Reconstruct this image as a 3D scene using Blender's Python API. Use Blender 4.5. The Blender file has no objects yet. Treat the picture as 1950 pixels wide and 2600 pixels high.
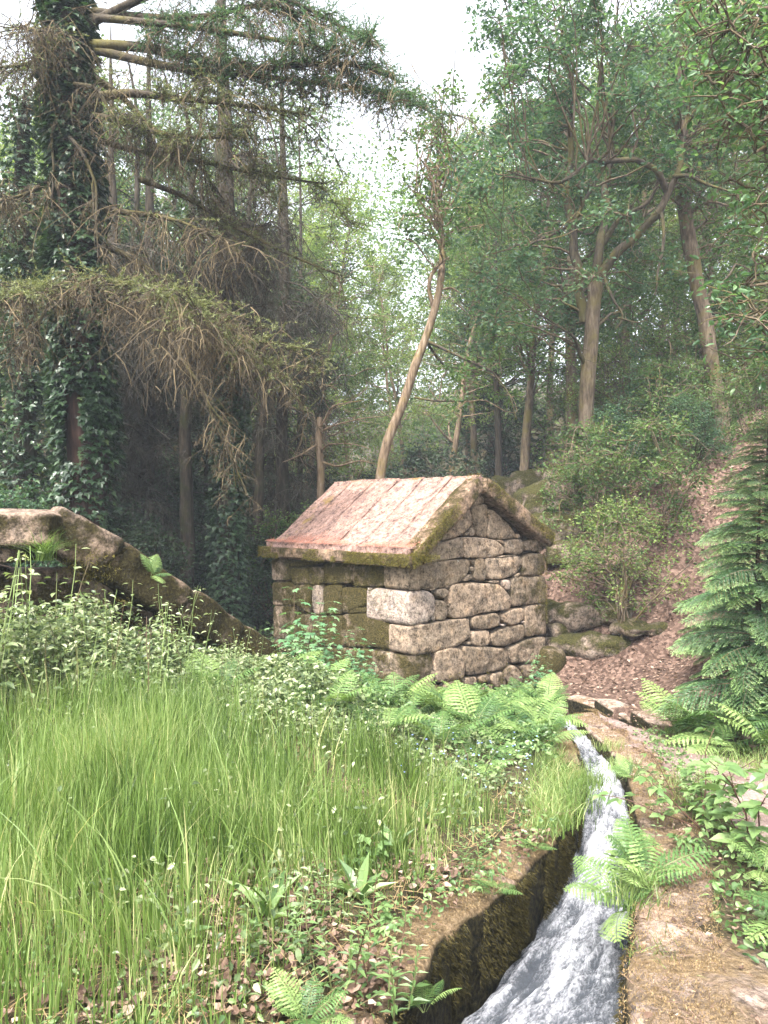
import bpy, math, random
import numpy as np
from mathutils import Vector, noise as mnoise

S = bpy.context.scene
COL = S.collection
PI = math.pi

# ------------------------------------------------------------------ camera
cd = bpy.data.cameras.new('camera')
cam = bpy.data.objects.new('camera', cd)
COL.objects.link(cam)
cam.location = (0, 0, 1.6)
cam.rotation_euler = (PI/2, 0, 0)
cd.sensor_fit = 'VERTICAL'
cd.sensor_height = 24.0
cd.lens = 24.0*1944/2600
cd.clip_start = 0.05
cd.clip_end = 900
S.camera = cam

# ------------------------------------------------------------------ sky and sun
SUN_EL, SUN_AZ = math.radians(58), math.radians(205)     # azimuth clockwise from +Y
W = bpy.data.worlds.new('World')
S.world = W
W.use_nodes = True
wn = W.node_tree
wn.nodes.clear()
sky = wn.nodes.new('ShaderNodeTexSky')
sky.sky_type = 'NISHITA'
sky.sun_disc = False
sky.sun_elevation = SUN_EL
sky.sun_rotation = SUN_AZ
sky.dust_density = 6.0
hs = wn.nodes.new('ShaderNodeHueSaturation')
hs.inputs['Saturation'].default_value = 0.22
bg = wn.nodes.new('ShaderNodeBackground')
bg.inputs['Strength'].default_value = 0.14
wo = wn.nodes.new('ShaderNodeOutputWorld')
wn.links.new(sky.outputs[0], hs.inputs['Color'])
wn.links.new(hs.outputs[0], bg.inputs[0])
wn.links.new(bg.outputs[0], wo.inputs[0])

sd = bpy.data.lights.new('sun', 'SUN')
sd.energy = 2.0
sd.angle = math.radians(9)
sd.color = (1.0, 0.95, 0.88)
sun = bpy.data.objects.new('sun', sd)
COL.objects.link(sun)
dirv = Vector((math.sin(SUN_AZ)*math.cos(SUN_EL), math.cos(SUN_AZ)*math.cos(SUN_EL), math.sin(SUN_EL)))
sun.rotation_euler = (-dirv).to_track_quat('-Z', 'Y').to_euler()

S.view_settings.view_transform = 'Standard'
S.view_settings.look = 'None'
S.view_settings.gamma = 1.0
S.view_settings.use_curve_mapping = False
S.view_settings.exposure = 2.5

S.render.engine = 'CYCLES'
S.cycles.use_denoising = True
S.cycles.max_bounces = 7
S.cycles.diffuse_bounces = 3
S.cycles.glossy_bounces = 2
S.cycles.transmission_bounces = 4
S.cycles.transparent_max_bounces = 4
S.cycles.caustics_reflective = False
S.cycles.caustics_refractive = False
S.cycles.sample_clamp_indirect = 6.0

# ------------------------------------------------------------------ helpers: maths
def P(X, Y, d):
    """a point at distance d in front of the standpoint, from where it is seen in the photograph"""
    return np.array(((X-829.5)/1654*d, d, 1.6-(Y-1109.4)/1654*d))

def sstep(a, b, x):
    t = np.clip((np.asarray(x, float)-a)/(b-a), 0, 1)
    return t*t*(3-2*t)

def _hash(i, j, k, s):
    n = (i*374761393 + j*668265263 + k*2147483647 + s*1274126177) & 0xffffffff
    n = ((n ^ (n >> 13))*1274126177) & 0xffffffff
    return ((n ^ (n >> 16)) & 0xffff)/32767.5-1

def vnoise(p, seed=0):
    p = np.asarray(p, float)
    f = np.floor(p).astype(np.int64)
    t = p-f
    t = t*t*(3-2*t)
    out = 0
    for a in (0, 1):
        for b in (0, 1):
            for c in (0, 1):
                w = np.where(a, t[:, 0], 1-t[:, 0])*np.where(b, t[:, 1], 1-t[:, 1])*np.where(c, t[:, 2], 1-t[:, 2])
                out = out+w*_hash(f[:, 0]+a, f[:, 1]+b, f[:, 2]+c, seed)
    return out

def fbm(p, seed=0, octs=3):
    p = np.asarray(p, float)
    o, a = 0, 1.0
    for i in range(octs):
        o = o+a*vnoise(p*(2.03**i), seed+i*7)
        a *= 0.5
    return o

def unit(v):
    v = np.asarray(v, float)
    return v/np.maximum(np.linalg.norm(v, axis=-1, keepdims=True), 1e-9)

# ------------------------------------------------------------------ helpers: meshes
class MB:
    """collects batches of vertices and faces; build() links them as one mesh object"""
    def __init__(self):
        self.v, self.f, self.t, self.m, self.n = [], [], [], [], 0
    def add(self, v, f, tint=0.5, mat=0):
        v = np.asarray(v, np.float32).reshape(-1, 3)
        f = np.asarray(f, np.int64)
        if len(v) == 0 or len(f) == 0:
            return
        self.v.append(v)
        self.f.append(f+self.n)
        self.t.append(np.broadcast_to(np.asarray(tint, np.float32), (len(f),)).copy())
        self.m.append(np.full(len(f), mat, np.int32))
        self.n += len(v)
    def mesh(self, name, mats, smooth=False, origin=None):
        me = bpy.data.meshes.new(name)
        v = np.concatenate(self.v)
        if origin is not None:
            v = v-np.asarray(origin, np.float32)
        me.vertices.add(len(v))
        me.vertices.foreach_set('co', v.ravel())
        tot = np.concatenate([np.full(len(f), f.shape[1], np.int32) for f in self.f])
        idx = np.concatenate([f.ravel() for f in self.f]).astype(np.int32)
        st = np.concatenate(([0], np.cumsum(tot)[:-1])).astype(np.int32)
        me.loops.add(len(idx))
        me.loops.foreach_set('vertex_index', idx)
        me.polygons.add(len(tot))
        me.polygons.foreach_set('loop_start', st)
        me.polygons.foreach_set('loop_total', tot)
        me.polygons.foreach_set('material_index', np.concatenate(self.m))
        me.polygons.foreach_set('use_smooth', np.full(len(tot), smooth))
        a = me.attributes.new('tint', 'FLOAT', 'FACE')
        a.data.foreach_set('value', np.concatenate(self.t))
        for m in (mats if isinstance(mats, (list, tuple)) else [mats]):
            me.materials.append(m)
        me.update(calc_edges=True)
        return me
    def build(self, name, mats, parent=None, smooth=False, origin=None):
        return link(name, self.mesh(name, mats, smooth, origin), parent)

def link(name, data, parent=None, loc=None):
    o = bpy.data.objects.new(name, data)
    COL.objects.link(o)
    if parent is not None:
        o.parent = parent
    if loc is not None:
        o.location = loc
    return o

def tag(o, label=None, cat=None, group=None, kind=None):
    if label: o['label'] = label
    if cat: o['category'] = cat
    if group: o['group'] = group
    if kind: o['kind'] = kind
    return o

def thing(name, label, cat, loc=(0, 0, 0), rz=0.0, group=None, scale=None):
    o = bpy.data.objects.new(name, None)
    o.empty_display_size = 0.2
    COL.objects.link(o)
    o.location = [float(c) for c in loc]
    o.rotation_euler = (0, 0, rz)
    if scale: o.scale = (scale,)*3 if not isinstance(scale, (tuple, list)) else scale
    return tag(o, label, cat, group)

def copy_tree(o, parent=None):
    c = o.copy()
    COL.objects.link(c)
    if parent is not None:
        c.parent = parent
    for ch in list(o.children):
        copy_tree(ch, c)
    return c

def tube(mb, pts, rad, n=6, tint=0.5, mat=0):
    pts = np.asarray(pts, float)
    k = len(pts)
    rad = np.broadcast_to(np.asarray(rad, float), (k,))
    tan = unit(np.gradient(pts, axis=0))
    ref = np.where(np.abs(tan[:, 2:3]) > 0.9, np.array([[1.0, 0, 0]]), np.array([[0, 0, 1.0]]))
    ref = np.broadcast_to(ref[k//2], tan.shape)
    a = unit(np.cross(tan, ref))
    b = np.cross(tan, a)
    th = np.arange(n)/n*2*PI
    v = pts[:, None, :]+rad[:, None, None]*(np.cos(th)[None, :, None]*a[:, None, :]+np.sin(th)[None, :, None]*b[:, None, :])
    i = np.arange(k-1)[:, None]*n
    j = np.arange(n)[None, :]
    j2 = (j+1) % n
    f = np.stack([i+j, i+j2, i+n+j2, i+n+j], -1).reshape(-1, 4)
    mb.add(v.reshape(-1, 3), f, tint, mat)

def spline(pts, k=8):
    """Catmull-Rom through the points"""
    p = np.asarray(pts, float)
    p = np.vstack([2*p[0]-p[1], p, 2*p[-1]-p[-2]])
    out = []
    for i in range(1, len(p)-2):
        t = np.linspace(0, 1, k, endpoint=False)[:, None]
        a, b, c, d = p[i-1], p[i], p[i+1], p[i+2]
        out.append(0.5*((2*b)+(-a+c)*t+(2*a-5*b+4*c-d)*t*t+(-a+3*b-3*c+d)*t**3))
    out.append(p[-2][None])
    return np.vstack(out)

def strands(mb, p0, d0, L, segs, r, rng, grav=0.6, wig=0.15, tint=0.5, mat=0, sides=3):
    """many thin twigs at once; returns their points (N, segs+1, 3)"""
    N = len(p0)
    L = np.broadcast_to(np.asarray(L, float), (N,))
    pts = [np.asarray(p0, float)]
    d = unit(d0)
    for s in range(segs):
        d = unit(d+rng.normal(0, wig, (N, 3))+np.array([0, 0, -grav])/segs)
        pts.append(pts[-1]+d*(L/segs)[:, None])
    pts = np.stack(pts, 1)
    r = np.broadcast_to(np.asarray(r, float), (N,))
    tan = unit(np.gradient(pts, axis=1))
    ref = unit(rng.normal(size=(N, 1, 3)))
    a = unit(np.cross(tan, ref))
    b = np.cross(tan, a)
    th = np.arange(sides)/sides*2*PI
    taper = np.linspace(1, 0.3, segs+1)
    rr = r[:, None]*taper[None]
    v = pts[:, :, None, :]+rr[:, :, None, None]*(np.cos(th)[None, None, :, None]*a[:, :, None, :]+np.sin(th)[None, None, :, None]*b[:, :, None, :])
    base = (np.arange(N)*(segs+1)*sides)[:, None, None]
    i = (np.arange(segs)*sides)[None, :, None]
    j = np.arange(sides)[None, None, :]
    j2 = (j+1) % sides
    f = np.stack([base+i+j, base+i+j2, base+i+sides+j2, base+i+sides+j], -1).reshape(-1, 4)
    t = np.repeat(np.broadcast_to(np.asarray(tint, float), (N,)), segs*sides)
    mb.add(v.reshape(-1, 3), f, t, mat)
    return pts

# leaf outlines: (along, across, lift) and faces
LEAF = {
    'kite': (np.array([[0, 0, 0], [.42, .5, .10], [1, 0, -.06], [.42, -.5, .10]]), np.array([[0, 1, 2, 3]])),
    'oval': (np.array([[0, 0, 0], [.22, .42, .07], [.6, .42, .07], [1, 0, -.12], [.6, -.42, .07], [.22, -.42, .07], [.55, 0, 0]]),
             np.array([[0, 1, 2, 6], [6, 2, 3, 3], [0, 6, 4, 5], [6, 3, 3, 4]])),
    'ivy': (np.array([[0, 0, 0], [-.12, .38, .05], [.3, .55, .0], [.42, .25, .04], [1, 0, -.08], [.42, -.25, .04], [.3, -.55, 0], [-.12, -.38, .05]]),
            np.array([[0, 1, 2, 3], [0, 3, 4, 5], [0, 5, 6, 7]])),
    'maple': (np.array([[0, 0, 0], [-.05, .35, 0], [.12, .62, -.06], [.3, .36, .03], [.62, .58, -.05], [.6, .2, .04], [1, 0, -.1],
                        [.6, -.2, .04], [.62, -.58, -.05], [.3, -.36, .03], [.12, -.62, -.06], [-.05, -.35, 0], [.35, 0, .0]]),
              np.array([[0, 1, 2, 3], [0, 3, 4, 5], [0, 5, 6, 7], [0, 7, 8, 9], [0, 9, 10, 11]])),
    'needle': (np.array([[0, -.5, 0], [0, .5, 0], [1, 0, 0]]), np.array([[0, 1, 2]])),
    'crisp': (np.array([[0, 0, .1], [.3, .45, .28], [.75, .4, .05], [1, 0, .25], [.75, -.4, .2], [.3, -.45, .02], [.5, 0, -.05]]),
              np.array([[0, 1, 2, 6], [6, 2, 3, 3], [0, 6, 4, 5], [6, 3, 3, 4]])),
}
for k_ in ('oval', 'crisp'):
    v_, f_ = LEAF[k_]
    LEAF[k_] = (v_, np.array([[0, 1, 6], [1, 2, 6], [2, 3, 6], [3, 4, 6], [4, 5, 6], [5, 0, 6]]))

def leaves(mb, pos, axis, nrm, L, Wd, shape='kite', tint=0.5, mat=0):
    pos = np.asarray(pos, float)
    N = len(pos)
    if N == 0: return
    a = unit(axis)
    b = unit(np.cross(np.asarray(nrm, float), a)+1e-6)
    c = np.cross(a, b)
    tv, tf = LEAF[shape]
    L = np.broadcast_to(np.asarray(L, float), (N,))
    Wd = np.broadcast_to(np.asarray(Wd, float), (N,))
    v = pos[:, None]+tv[None, :, 0:1]*(L[:, None, None]*a[:, None])+tv[None, :, 1:2]*(Wd[:, None, None]*b[:, None])+tv[None, :, 2:3]*(L[:, None, None]*c[:, None])
    f = (np.arange(N)*len(tv))[:, None, None]+tf[None]
    t = np.repeat(np.broadcast_to(np.asarray(tint, float), (N,)), len(tf))
    mb.add(v.reshape(-1, 3), f.reshape(-1, tf.shape[1]), t, mat)

def rand_leaves(mb, pos, rng, L, ratio, shape='kite', up=0.8, droop=0.3, tint=None, mat=0, spread=0.35):
    N = len(pos)
    ax = rng.normal(size=(N, 3)); ax[:, 2] = ax[:, 2]*0.5-droop
    nr = rng.normal(size=(N, 3))*0.7+np.array([0, 0, up])
    l = L*rng.uniform(1-spread, 1+spread, N)
    if tint is None: tint = rng.uniform(0, 1, N)
    leaves(mb, pos, ax, nr, l, l*ratio, shape, tint, mat)

# rounded box of stone
def _cube_grid(n):
    vs, fs, key = [], [], {}
    lin = np.linspace(-1, 1, n+1)
    def vid(p):
        k = tuple(np.round(p, 5))
        if k not in key:
            key[k] = len(vs); vs.append(p)
        return key[k]
    for ax in range(3):
        for sg in (-1, 1):
            for i in range(n):
                for j in range(n):
                    q = []
                    for (u, w) in ((i, j), (i+1, j), (i+1, j+1), (i, j+1)):
                        p = [0, 0, 0]
                        p[ax] = sg; p[(ax+1) % 3] = lin[u]; p[(ax+2) % 3] = lin[w]
                        q.append(vid(p))
                    fs.append(q if sg > 0 else q[::-1])
    return np.array(vs, float), np.array(fs)
_CG = {}
def stone_box(size, n=6, k=7.0, amp=0.03, freq=2.5, seed=0):
    if n not in _CG: _CG[n] = _cube_grid(n)
    v, f = _CG[n]
    q = v/(np.sum(np.abs(v)**k, 1)**(1/k))[:, None]
    q = q*np.asarray(size)/2
    q = q+unit(v)*(amp*fbm(q*freq+seed*3.7, seed, 3))[:, None]
    return q, f

def rot2(p, ang):
    c, s = math.cos(ang), math.sin(ang)
    p = np.array(p, float)
    x, y = p[..., 0].copy(), p[..., 1].copy()
    p[..., 0] = c*x-s*y; p[..., 1] = s*x+c*y
    return p

# ------------------------------------------------------------------ helpers: materials
def mat_new(name):
    m = bpy.data.materials.new(name)
    m.use_nodes = True
    nt = m.node_tree
    nt.nodes.clear()
    out = nt.nodes.new('ShaderNodeOutputMaterial')
    return m, nt, out

def N(nt, t, **kw):
    n = nt.nodes.new(t)
    for k, v in kw.items():
        if k.startswith('i_'):
            n.inputs[k[2:].replace('_', ' ')].default_value = v
        else:
            setattr(n, k, v)
    return n

def ramp(nt, stops, interp='LINEAR'):
    r = nt.nodes.new('ShaderNodeValToRGB')
    r.color_ramp.interpolation = interp
    e = r.color_ramp.elements
    while len(e) < len(stops): e.new(0.5)
    for i, (p, c) in enumerate(stops):
        e[i].position = p
        e[i].color = (*c, 1) if len(c) == 3 else c
    return r

def leaf_mat(name, stops, transl=0.35, rough=0.5, spec=0.3, tcol=1.3):
    m, nt, out = mat_new(name)
    at = N(nt, 'ShaderNodeAttribute', attribute_name='tint')
    rp = ramp(nt, stops)
    nt.links.new(at.outputs['Fac'], rp.inputs[0])
    pb = N(nt, 'ShaderNodeBsdfPrincipled')
    pb.inputs['Roughness'].default_value = rough
    pb.inputs['Specular IOR Level'].default_value = spec
    nt.links.new(rp.outputs[0], pb.inputs['Base Color'])
    if transl <= 0:
        nt.links.new(pb.outputs[0], out.inputs[0])
        return m
    tr = N(nt, 'ShaderNodeBsdfTranslucent')
    mul = N(nt, 'ShaderNodeMix', data_type='RGBA', blend_type='MULTIPLY')
    mul.inputs[0].default_value = 1.0
    mul.inputs[7].default_value = (tcol*1.05, tcol*1.1, tcol*0.6, 1)
    nt.links.new(rp.outputs[0], mul.inputs[6])
    nt.links.new(mul.outputs[2], tr.inputs[0])
    mx = N(nt, 'ShaderNodeMixShader')
    mx.inputs[0].default_value = transl
    nt.links.new(pb.outputs[0], mx.inputs[1])
    nt.links.new(tr.outputs[0], mx.inputs[2])
    nt.links.new(mx.outputs[0], out.inputs[0])
    return m

def bark_mat(name, c1, c2, c3, moss=(0.06, 0.07, 0.02), mossamt=0.45, scale=3.0):
    m, nt, out = mat_new(name)
    g = N(nt, 'ShaderNodeNewGeometry')
    mp = N(nt, 'ShaderNodeMapping')
    mp.inputs['Scale'].default_value = (scale*4, scale*4, scale*0.7)
    nt.links.new(g.outputs['Position'], mp.inputs[0])
    n1 = N(nt, 'ShaderNodeTexNoise', i_Scale=1.5, i_Detail=6.0, i_Roughness=0.65)
    nt.links.new(mp.outputs[0], n1.inputs[0])
    rp = ramp(nt, [(0.3, c1), (0.5, c2), (0.7, c3)])
    nt.links.new(n1.outputs[0], rp.inputs[0])
    n2 = N(nt, 'ShaderNodeTexNoise', i_Scale=2.2, i_Detail=5.0, i_Roughness=0.6)
    nt.links.new(g.outputs['Position'], n2.inputs[0])
    r2 = ramp(nt, [(1-mossamt-0.08, (0, 0, 0)), (1-mossamt+0.12, (1, 1, 1))])
    nt.links.new(n2.outputs[0], r2.inputs[0])
    mx = N(nt, 'ShaderNodeMix', data_type='RGBA')
    nt.links.new(r2.outputs[0], mx.inputs[0])
    nt.links.new(rp.outputs[0], mx.inputs[6])
    mx.inputs[7].default_value = (*moss, 1)
    pb = N(nt, 'ShaderNodeBsdfPrincipled', i_Roughness=0.9)
    pb.inputs['Specular IOR Level'].default_value = 0.15
    nt.links.new(mx.outputs[2], pb.inputs['Base Color'])
    bp = N(nt, 'ShaderNodeBump', i_Strength=0.8, i_Distance=0.03)
    nt.links.new(n1.outputs[0], bp.inputs['Height'])
    nt.links.new(bp.outputs[0], pb.inputs['Normal'])
    nt.links.new(pb.outputs[0], out.inputs[0])
    return m

def rock_mat(name, base, moss_cols, lichen=0.25, prop_moss=True, moss_bias=0.0, up_moss=0.0, bump=1.0, side_moss=None, tone=1.0):
    """granite: speckle, mottling, lichen flecks; moss spreads by noise, by the stone's own 'moss' value and on tops"""
    m, nt, out = mat_new(name)
    L = nt.links.new
    g = N(nt, 'ShaderNodeNewGeometry')
    nf = N(nt, 'ShaderNodeTexNoise', i_Scale=34.0, i_Detail=5.0, i_Roughness=0.75)
    nm = N(nt, 'ShaderNodeTexNoise', i_Scale=5.0, i_Detail=7.0, i_Roughness=0.65)
    nb = N(nt, 'ShaderNodeTexNoise', i_Scale=11.0, i_Detail=6.0, i_Roughness=0.7)
    for n in (nf, nm, nb): L(g.outputs['Position'], n.inputs[0])
    c = np.array(base)
    rp = ramp(nt, [(0.385, tuple(c*0.16)), (0.445, tuple(c*0.55)), (0.505, tuple(c*1.0)), (0.56, tuple(c*1.3)), (0.64, tuple(np.minimum(c*1.8, 0.8)))])
    mixf = N(nt, 'ShaderNodeMath', operation='ADD')
    h1 = N(nt, 'ShaderNodeMath', operation='MULTIPLY'); h1.inputs[1].default_value = 0.5
    h2 = N(nt, 'ShaderNodeMath', operation='MULTIPLY'); h2.inputs[1].default_value = 0.5
    L(nf.outputs[0], h1.inputs[0]); L(nb.outputs[0], h2.inputs[0])
    L(h1.outputs[0], mixf.inputs[0]); L(h2.outputs[0], mixf.inputs[1])
    L(mixf.outputs[0], rp.inputs[0])
    # broad warm / grey mottling
    rm = ramp(nt, [(0.35, (0.75, 0.72, 0.72)), (0.6, (1.12, 1.02, 0.95)), (0.72, (1.2, 0.98, 0.78))])
    L(nm.outputs[0], rm.inputs[0])
    mu0 = N(nt, 'ShaderNodeMix', data_type='RGBA', blend_type='MULTIPLY'); mu0.inputs[0].default_value = 1
    L(rp.outputs[0], mu0.inputs[6]); L(rm.outputs[0], mu0.inputs[7])
    oi = N(nt, 'ShaderNodeObjectInfo')
    ro = ramp(nt, [(0, (1-.26*tone, 1-.29*tone, 1-.34*tone)), (0.5, (1.0, 0.98, 0.96)), (1, (1+.22*tone, 1+.16*tone, 1+.12*tone))]); L(oi.outputs['Random'], ro.inputs[0])
    mu = N(nt, 'ShaderNodeMix', data_type='RGBA', blend_type='MULTIPLY'); mu.inputs[0].default_value = 1
    L(mu0.outputs[2], mu.inputs[6]); L(ro.outputs[0], mu.inputs[7])
    # lichen flecks
    vo = N(nt, 'ShaderNodeTexNoise', i_Scale=10.0, i_Detail=4.0, i_Roughness=0.6)
    L(g.outputs['Position'], vo.inputs[0])
    rl = ramp(nt, [(0.72-0.1*lichen, (0, 0, 0)), (0.80-0.1*lichen, (.8, .8, .8))])
    L(vo.outputs[0], rl.inputs[0])
    ml = N(nt, 'ShaderNodeMix', data_type='RGBA')
    L(rl.outputs[0], ml.inputs[0]); L(mu.outputs[2], ml.inputs[6]); ml.inputs[7].default_value = (0.42, 0.40, 0.36, 1)
    # moss
    n3 = N(nt, 'ShaderNodeTexNoise', i_Scale=3.2, i_Detail=9.0, i_Roughness=0.68)
    L(g.outputs['Position'], n3.inputs[0])
    add = N(nt, 'ShaderNodeMath', operation='ADD')
    L(n3.outputs[0], add.inputs[0])
    if prop_moss:
        at = N(nt, 'ShaderNodeAttribute', attribute_type='OBJECT', attribute_name='moss')
        s = N(nt, 'ShaderNodeMath', operation='MULTIPLY_ADD'); s.inputs[1].default_value = 0.42; s.inputs[2].default_value = -0.19+moss_bias
        L(at.outputs['Fac'], s.inputs[0])
        L(s.outputs[0], add.inputs[1])
    else:
        add.inputs[1].default_value = moss_bias
    last = add
    if up_moss:
        sx = N(nt, 'ShaderNodeSeparateXYZ'); L(g.outputs['Normal'], sx.inputs[0])
        u = N(nt, 'ShaderNodeMath', operation='MULTIPLY_ADD'); u.inputs[1].default_value = up_moss
        L(sx.outputs[2], u.inputs[0]); L(add.outputs[0], u.inputs[2])
        last = u
    r3 = ramp(nt, [(0.5, (0, 0, 0)), (0.62, (1, 1, 1))])
    L(last.outputs[0], r3.inputs[0])
    n4 = N(nt, 'ShaderNodeTexNoise', i_Scale=38.0, i_Detail=5.0, i_Roughness=0.7)
    L(g.outputs['Position'], n4.inputs[0])
    r4 = ramp(nt, [(0.3, moss_cols[0]), (0.5, moss_cols[1]), (0.68, moss_cols[2])])
    L(n4.outputs[0], r4.inputs[0])
    mm = N(nt, 'ShaderNodeMix', data_type='RGBA')
    L(r3.outputs[0], mm.inputs[0]); L(ml.outputs[2], mm.inputs[6]); L(r4.outputs[0], mm.inputs[7])
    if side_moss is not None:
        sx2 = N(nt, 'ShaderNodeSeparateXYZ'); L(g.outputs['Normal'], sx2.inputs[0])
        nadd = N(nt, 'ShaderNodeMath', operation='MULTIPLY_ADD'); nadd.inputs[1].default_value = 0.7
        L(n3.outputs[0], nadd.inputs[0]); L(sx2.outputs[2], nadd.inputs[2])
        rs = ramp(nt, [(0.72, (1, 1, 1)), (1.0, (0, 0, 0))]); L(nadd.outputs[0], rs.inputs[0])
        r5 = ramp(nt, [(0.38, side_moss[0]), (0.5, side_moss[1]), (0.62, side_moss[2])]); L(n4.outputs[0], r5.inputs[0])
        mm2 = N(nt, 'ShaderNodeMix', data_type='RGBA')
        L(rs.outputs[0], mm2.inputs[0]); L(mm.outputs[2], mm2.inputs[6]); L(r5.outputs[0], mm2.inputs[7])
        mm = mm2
    pb = N(nt, 'ShaderNodeBsdfPrincipled', i_Roughness=0.92)
    pb.inputs['Specular IOR Level'].default_value = 0.15
    L(mm.outputs[2], pb.inputs['Base Color'])
    hh = N(nt, 'ShaderNodeMath', operation='ADD')
    L(mixf.outputs[0], hh.inputs[0])
    h4 = N(nt, 'ShaderNodeMath', operation='MULTIPLY'); h4.inputs[1].default_value = 1.2
    L(n4.outputs[0], h4.inputs[0])
    h5 = N(nt, 'ShaderNodeMath', operation='MULTIPLY'); L(h4.outputs[0], h5.inputs[0]); L(r3.outputs[0], h5.inputs[1])
    L(h5.outputs[0], hh.inputs[1])
    bp = N(nt, 'ShaderNodeBump', i_Strength=bump, i_Distance=0.07)
    L(hh.outputs[0], bp.inputs['Height'])
    L(bp.outputs[0], pb.inputs['Normal'])
    L(pb.outputs[0], out.inputs[0])
    return m

MOSS = [(0.020, 0.016, 0.006), (0.062, 0.051, 0.016), (0.12, 0.092, 0.034)]
MOSS_DRY = [(0.10, 0.066, 0.036), (0.25, 0.175, 0.098), (0.385, 0.285, 0.175)]
M = {}
M['granite'] = rock_mat('granite', (0.25, 0.212, 0.165), MOSS, 0.35)
M['granite_pale'] = rock_mat('granite_pale', (0.315, 0.28, 0.25), MOSS, 0.6)
M['core'] = rock_mat('core', (0.045, 0.037, 0.028), MOSS, 0.0, False, 0.0)
M['roof'] = rock_mat('roof', (0.235, 0.165, 0.145), [(0.14, 0.09, 0.04), (0.24, 0.16, 0.06), (0.30, 0.22, 0.09)], 0.35, True, -0.02, 0.0, 0.7, tone=0.2)
M['eave'] = rock_mat('eave', (0.20, 0.155, 0.115), MOSS, 0.1, False, 0.045, 0.05)
M['ruin'] = rock_mat('ruin', (0.20, 0.165, 0.135), [(0.014, 0.011, 0.005), (0.04, 0.032, 0.011), (0.085, 0.07, 0.022)], 0.2, True, 0.14, -0.17)
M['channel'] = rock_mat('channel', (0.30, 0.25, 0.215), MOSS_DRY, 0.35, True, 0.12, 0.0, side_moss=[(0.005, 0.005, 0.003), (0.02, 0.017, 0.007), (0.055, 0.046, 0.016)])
M['boulder'] = rock_mat('boulder', (0.22, 0.19, 0.16), [(0.018, 0.018, 0.007), (0.058, 0.055, 0.016), (0.125, 0.115, 0.036)], 0.1, False, 0.06, 0.1)
M['bark'] = bark_mat('bark', (0.025, 0.019, 0.014), (0.10, 0.075, 0.052), (0.18, 0.145, 0.105), (0.115, 0.095, 0.034), 0.45)
M['bark_pale'] = bark_mat('bark_pale', (0.05, 0.035, 0.024), (0.16, 0.115, 0.075), (0.27, 0.21, 0.155), (0.16, 0.12, 0.042), 0.40)
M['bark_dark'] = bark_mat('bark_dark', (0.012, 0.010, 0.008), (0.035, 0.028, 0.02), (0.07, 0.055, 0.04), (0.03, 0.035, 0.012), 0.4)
M['bark_red'] = bark_mat('bark_red', (0.012, 0.008, 0.006), (0.045, 0.026, 0.02), (0.085, 0.045, 0.035), (0.03, 0.04, 0.012), 0.2)
M['limb'] = bark_mat('limb', (0.02, 0.016, 0.012), (0.05, 0.04, 0.03), (0.09, 0.075, 0.05), (0.085, 0.075, 0.025), 0.48)

M['leaf_mid'] = leaf_mat('leaf_mid', [(0, (0.035, 0.070, 0.024)), (0.5, (0.070, 0.125, 0.038)), (1, (0.13, 0.19, 0.055))], 0.42)
M['leaf_light'] = leaf_mat('leaf_light', [(0, (0.065, 0.11, 0.034)), (0.5, (0.125, 0.185, 0.055)), (1, (0.21, 0.27, 0.08))], 0.45)
M['leaf_blue'] = leaf_mat('leaf_blue', [(0, (0.026, 0.062, 0.036)), (0.5, (0.055, 0.108, 0.056)), (1, (0.10, 0.165, 0.08))], 0.4)
M['leaf_fresh'] = leaf_mat('leaf_fresh', [(0, (0.035, 0.085, 0.038)), (0.5, (0.075, 0.15, 0.062)), (1, (0.15, 0.235, 0.105))], 0.42, 0.4, 0.45)
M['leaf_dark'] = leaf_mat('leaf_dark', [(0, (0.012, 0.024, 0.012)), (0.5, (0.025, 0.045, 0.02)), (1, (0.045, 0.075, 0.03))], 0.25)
M['ivy'] = leaf_mat('ivy', [(0, (0.014, 0.032, 0.014)), (0.5, (0.028, 0.058, 0.024)), (0.85, (0.055, 0.095, 0.035)), (1, (0.11, 0.14, 0.05))], 0.2, 0.35, 0.45)
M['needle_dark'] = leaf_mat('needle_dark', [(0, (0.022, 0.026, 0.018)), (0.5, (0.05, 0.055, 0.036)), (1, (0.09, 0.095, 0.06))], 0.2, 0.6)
M['needle_green'] = leaf_mat('needle_green', [(0, (0.055, 0.072, 0.032)), (0.5, (0.13, 0.148, 0.062)), (1, (0.25, 0.26, 0.12))], 0.3, 0.6)
M['needle_brown'] = leaf_mat('needle_brown', [(0, (0.03, 0.024, 0.017)), (0.5, (0.08, 0.062, 0.04)), (1, (0.165, 0.128, 0.075))], 0.15, 0.7)
M['twig_brown'] = leaf_mat('twig_brown', [(0, (0.028, 0.022, 0.016)), (0.5, (0.07, 0.055, 0.036)), (1, (0.155, 0.12, 0.068))], 0.0, 0.9, 0.1)
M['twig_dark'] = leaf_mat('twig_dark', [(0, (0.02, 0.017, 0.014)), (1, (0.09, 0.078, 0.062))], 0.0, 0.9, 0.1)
M['spruce'] = leaf_mat('spruce', [(0, (0.018, 0.055, 0.022)), (0.5, (0.055, 0.122, 0.046)), (1, (0.20, 0.30, 0.115))], 0.25, 0.45, 0.4)
M['grass'] = leaf_mat('grass', [(0, (0.035, 0.068, 0.015)), (0.3, (0.098, 0.158, 0.034)), (0.62, (0.165, 0.24, 0.075)), (0.82, (0.28, 0.34, 0.14)), (1, (0.44, 0.42, 0.22))], 0.4, 0.45, 0.35)
M['fern'] = leaf_mat('fern', [(0, (0.022, 0.06, 0.018)), (0.5, (0.085, 0.155, 0.045)), (1, (0.20, 0.28, 0.095))], 0.3, 0.5, 0.3)
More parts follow.
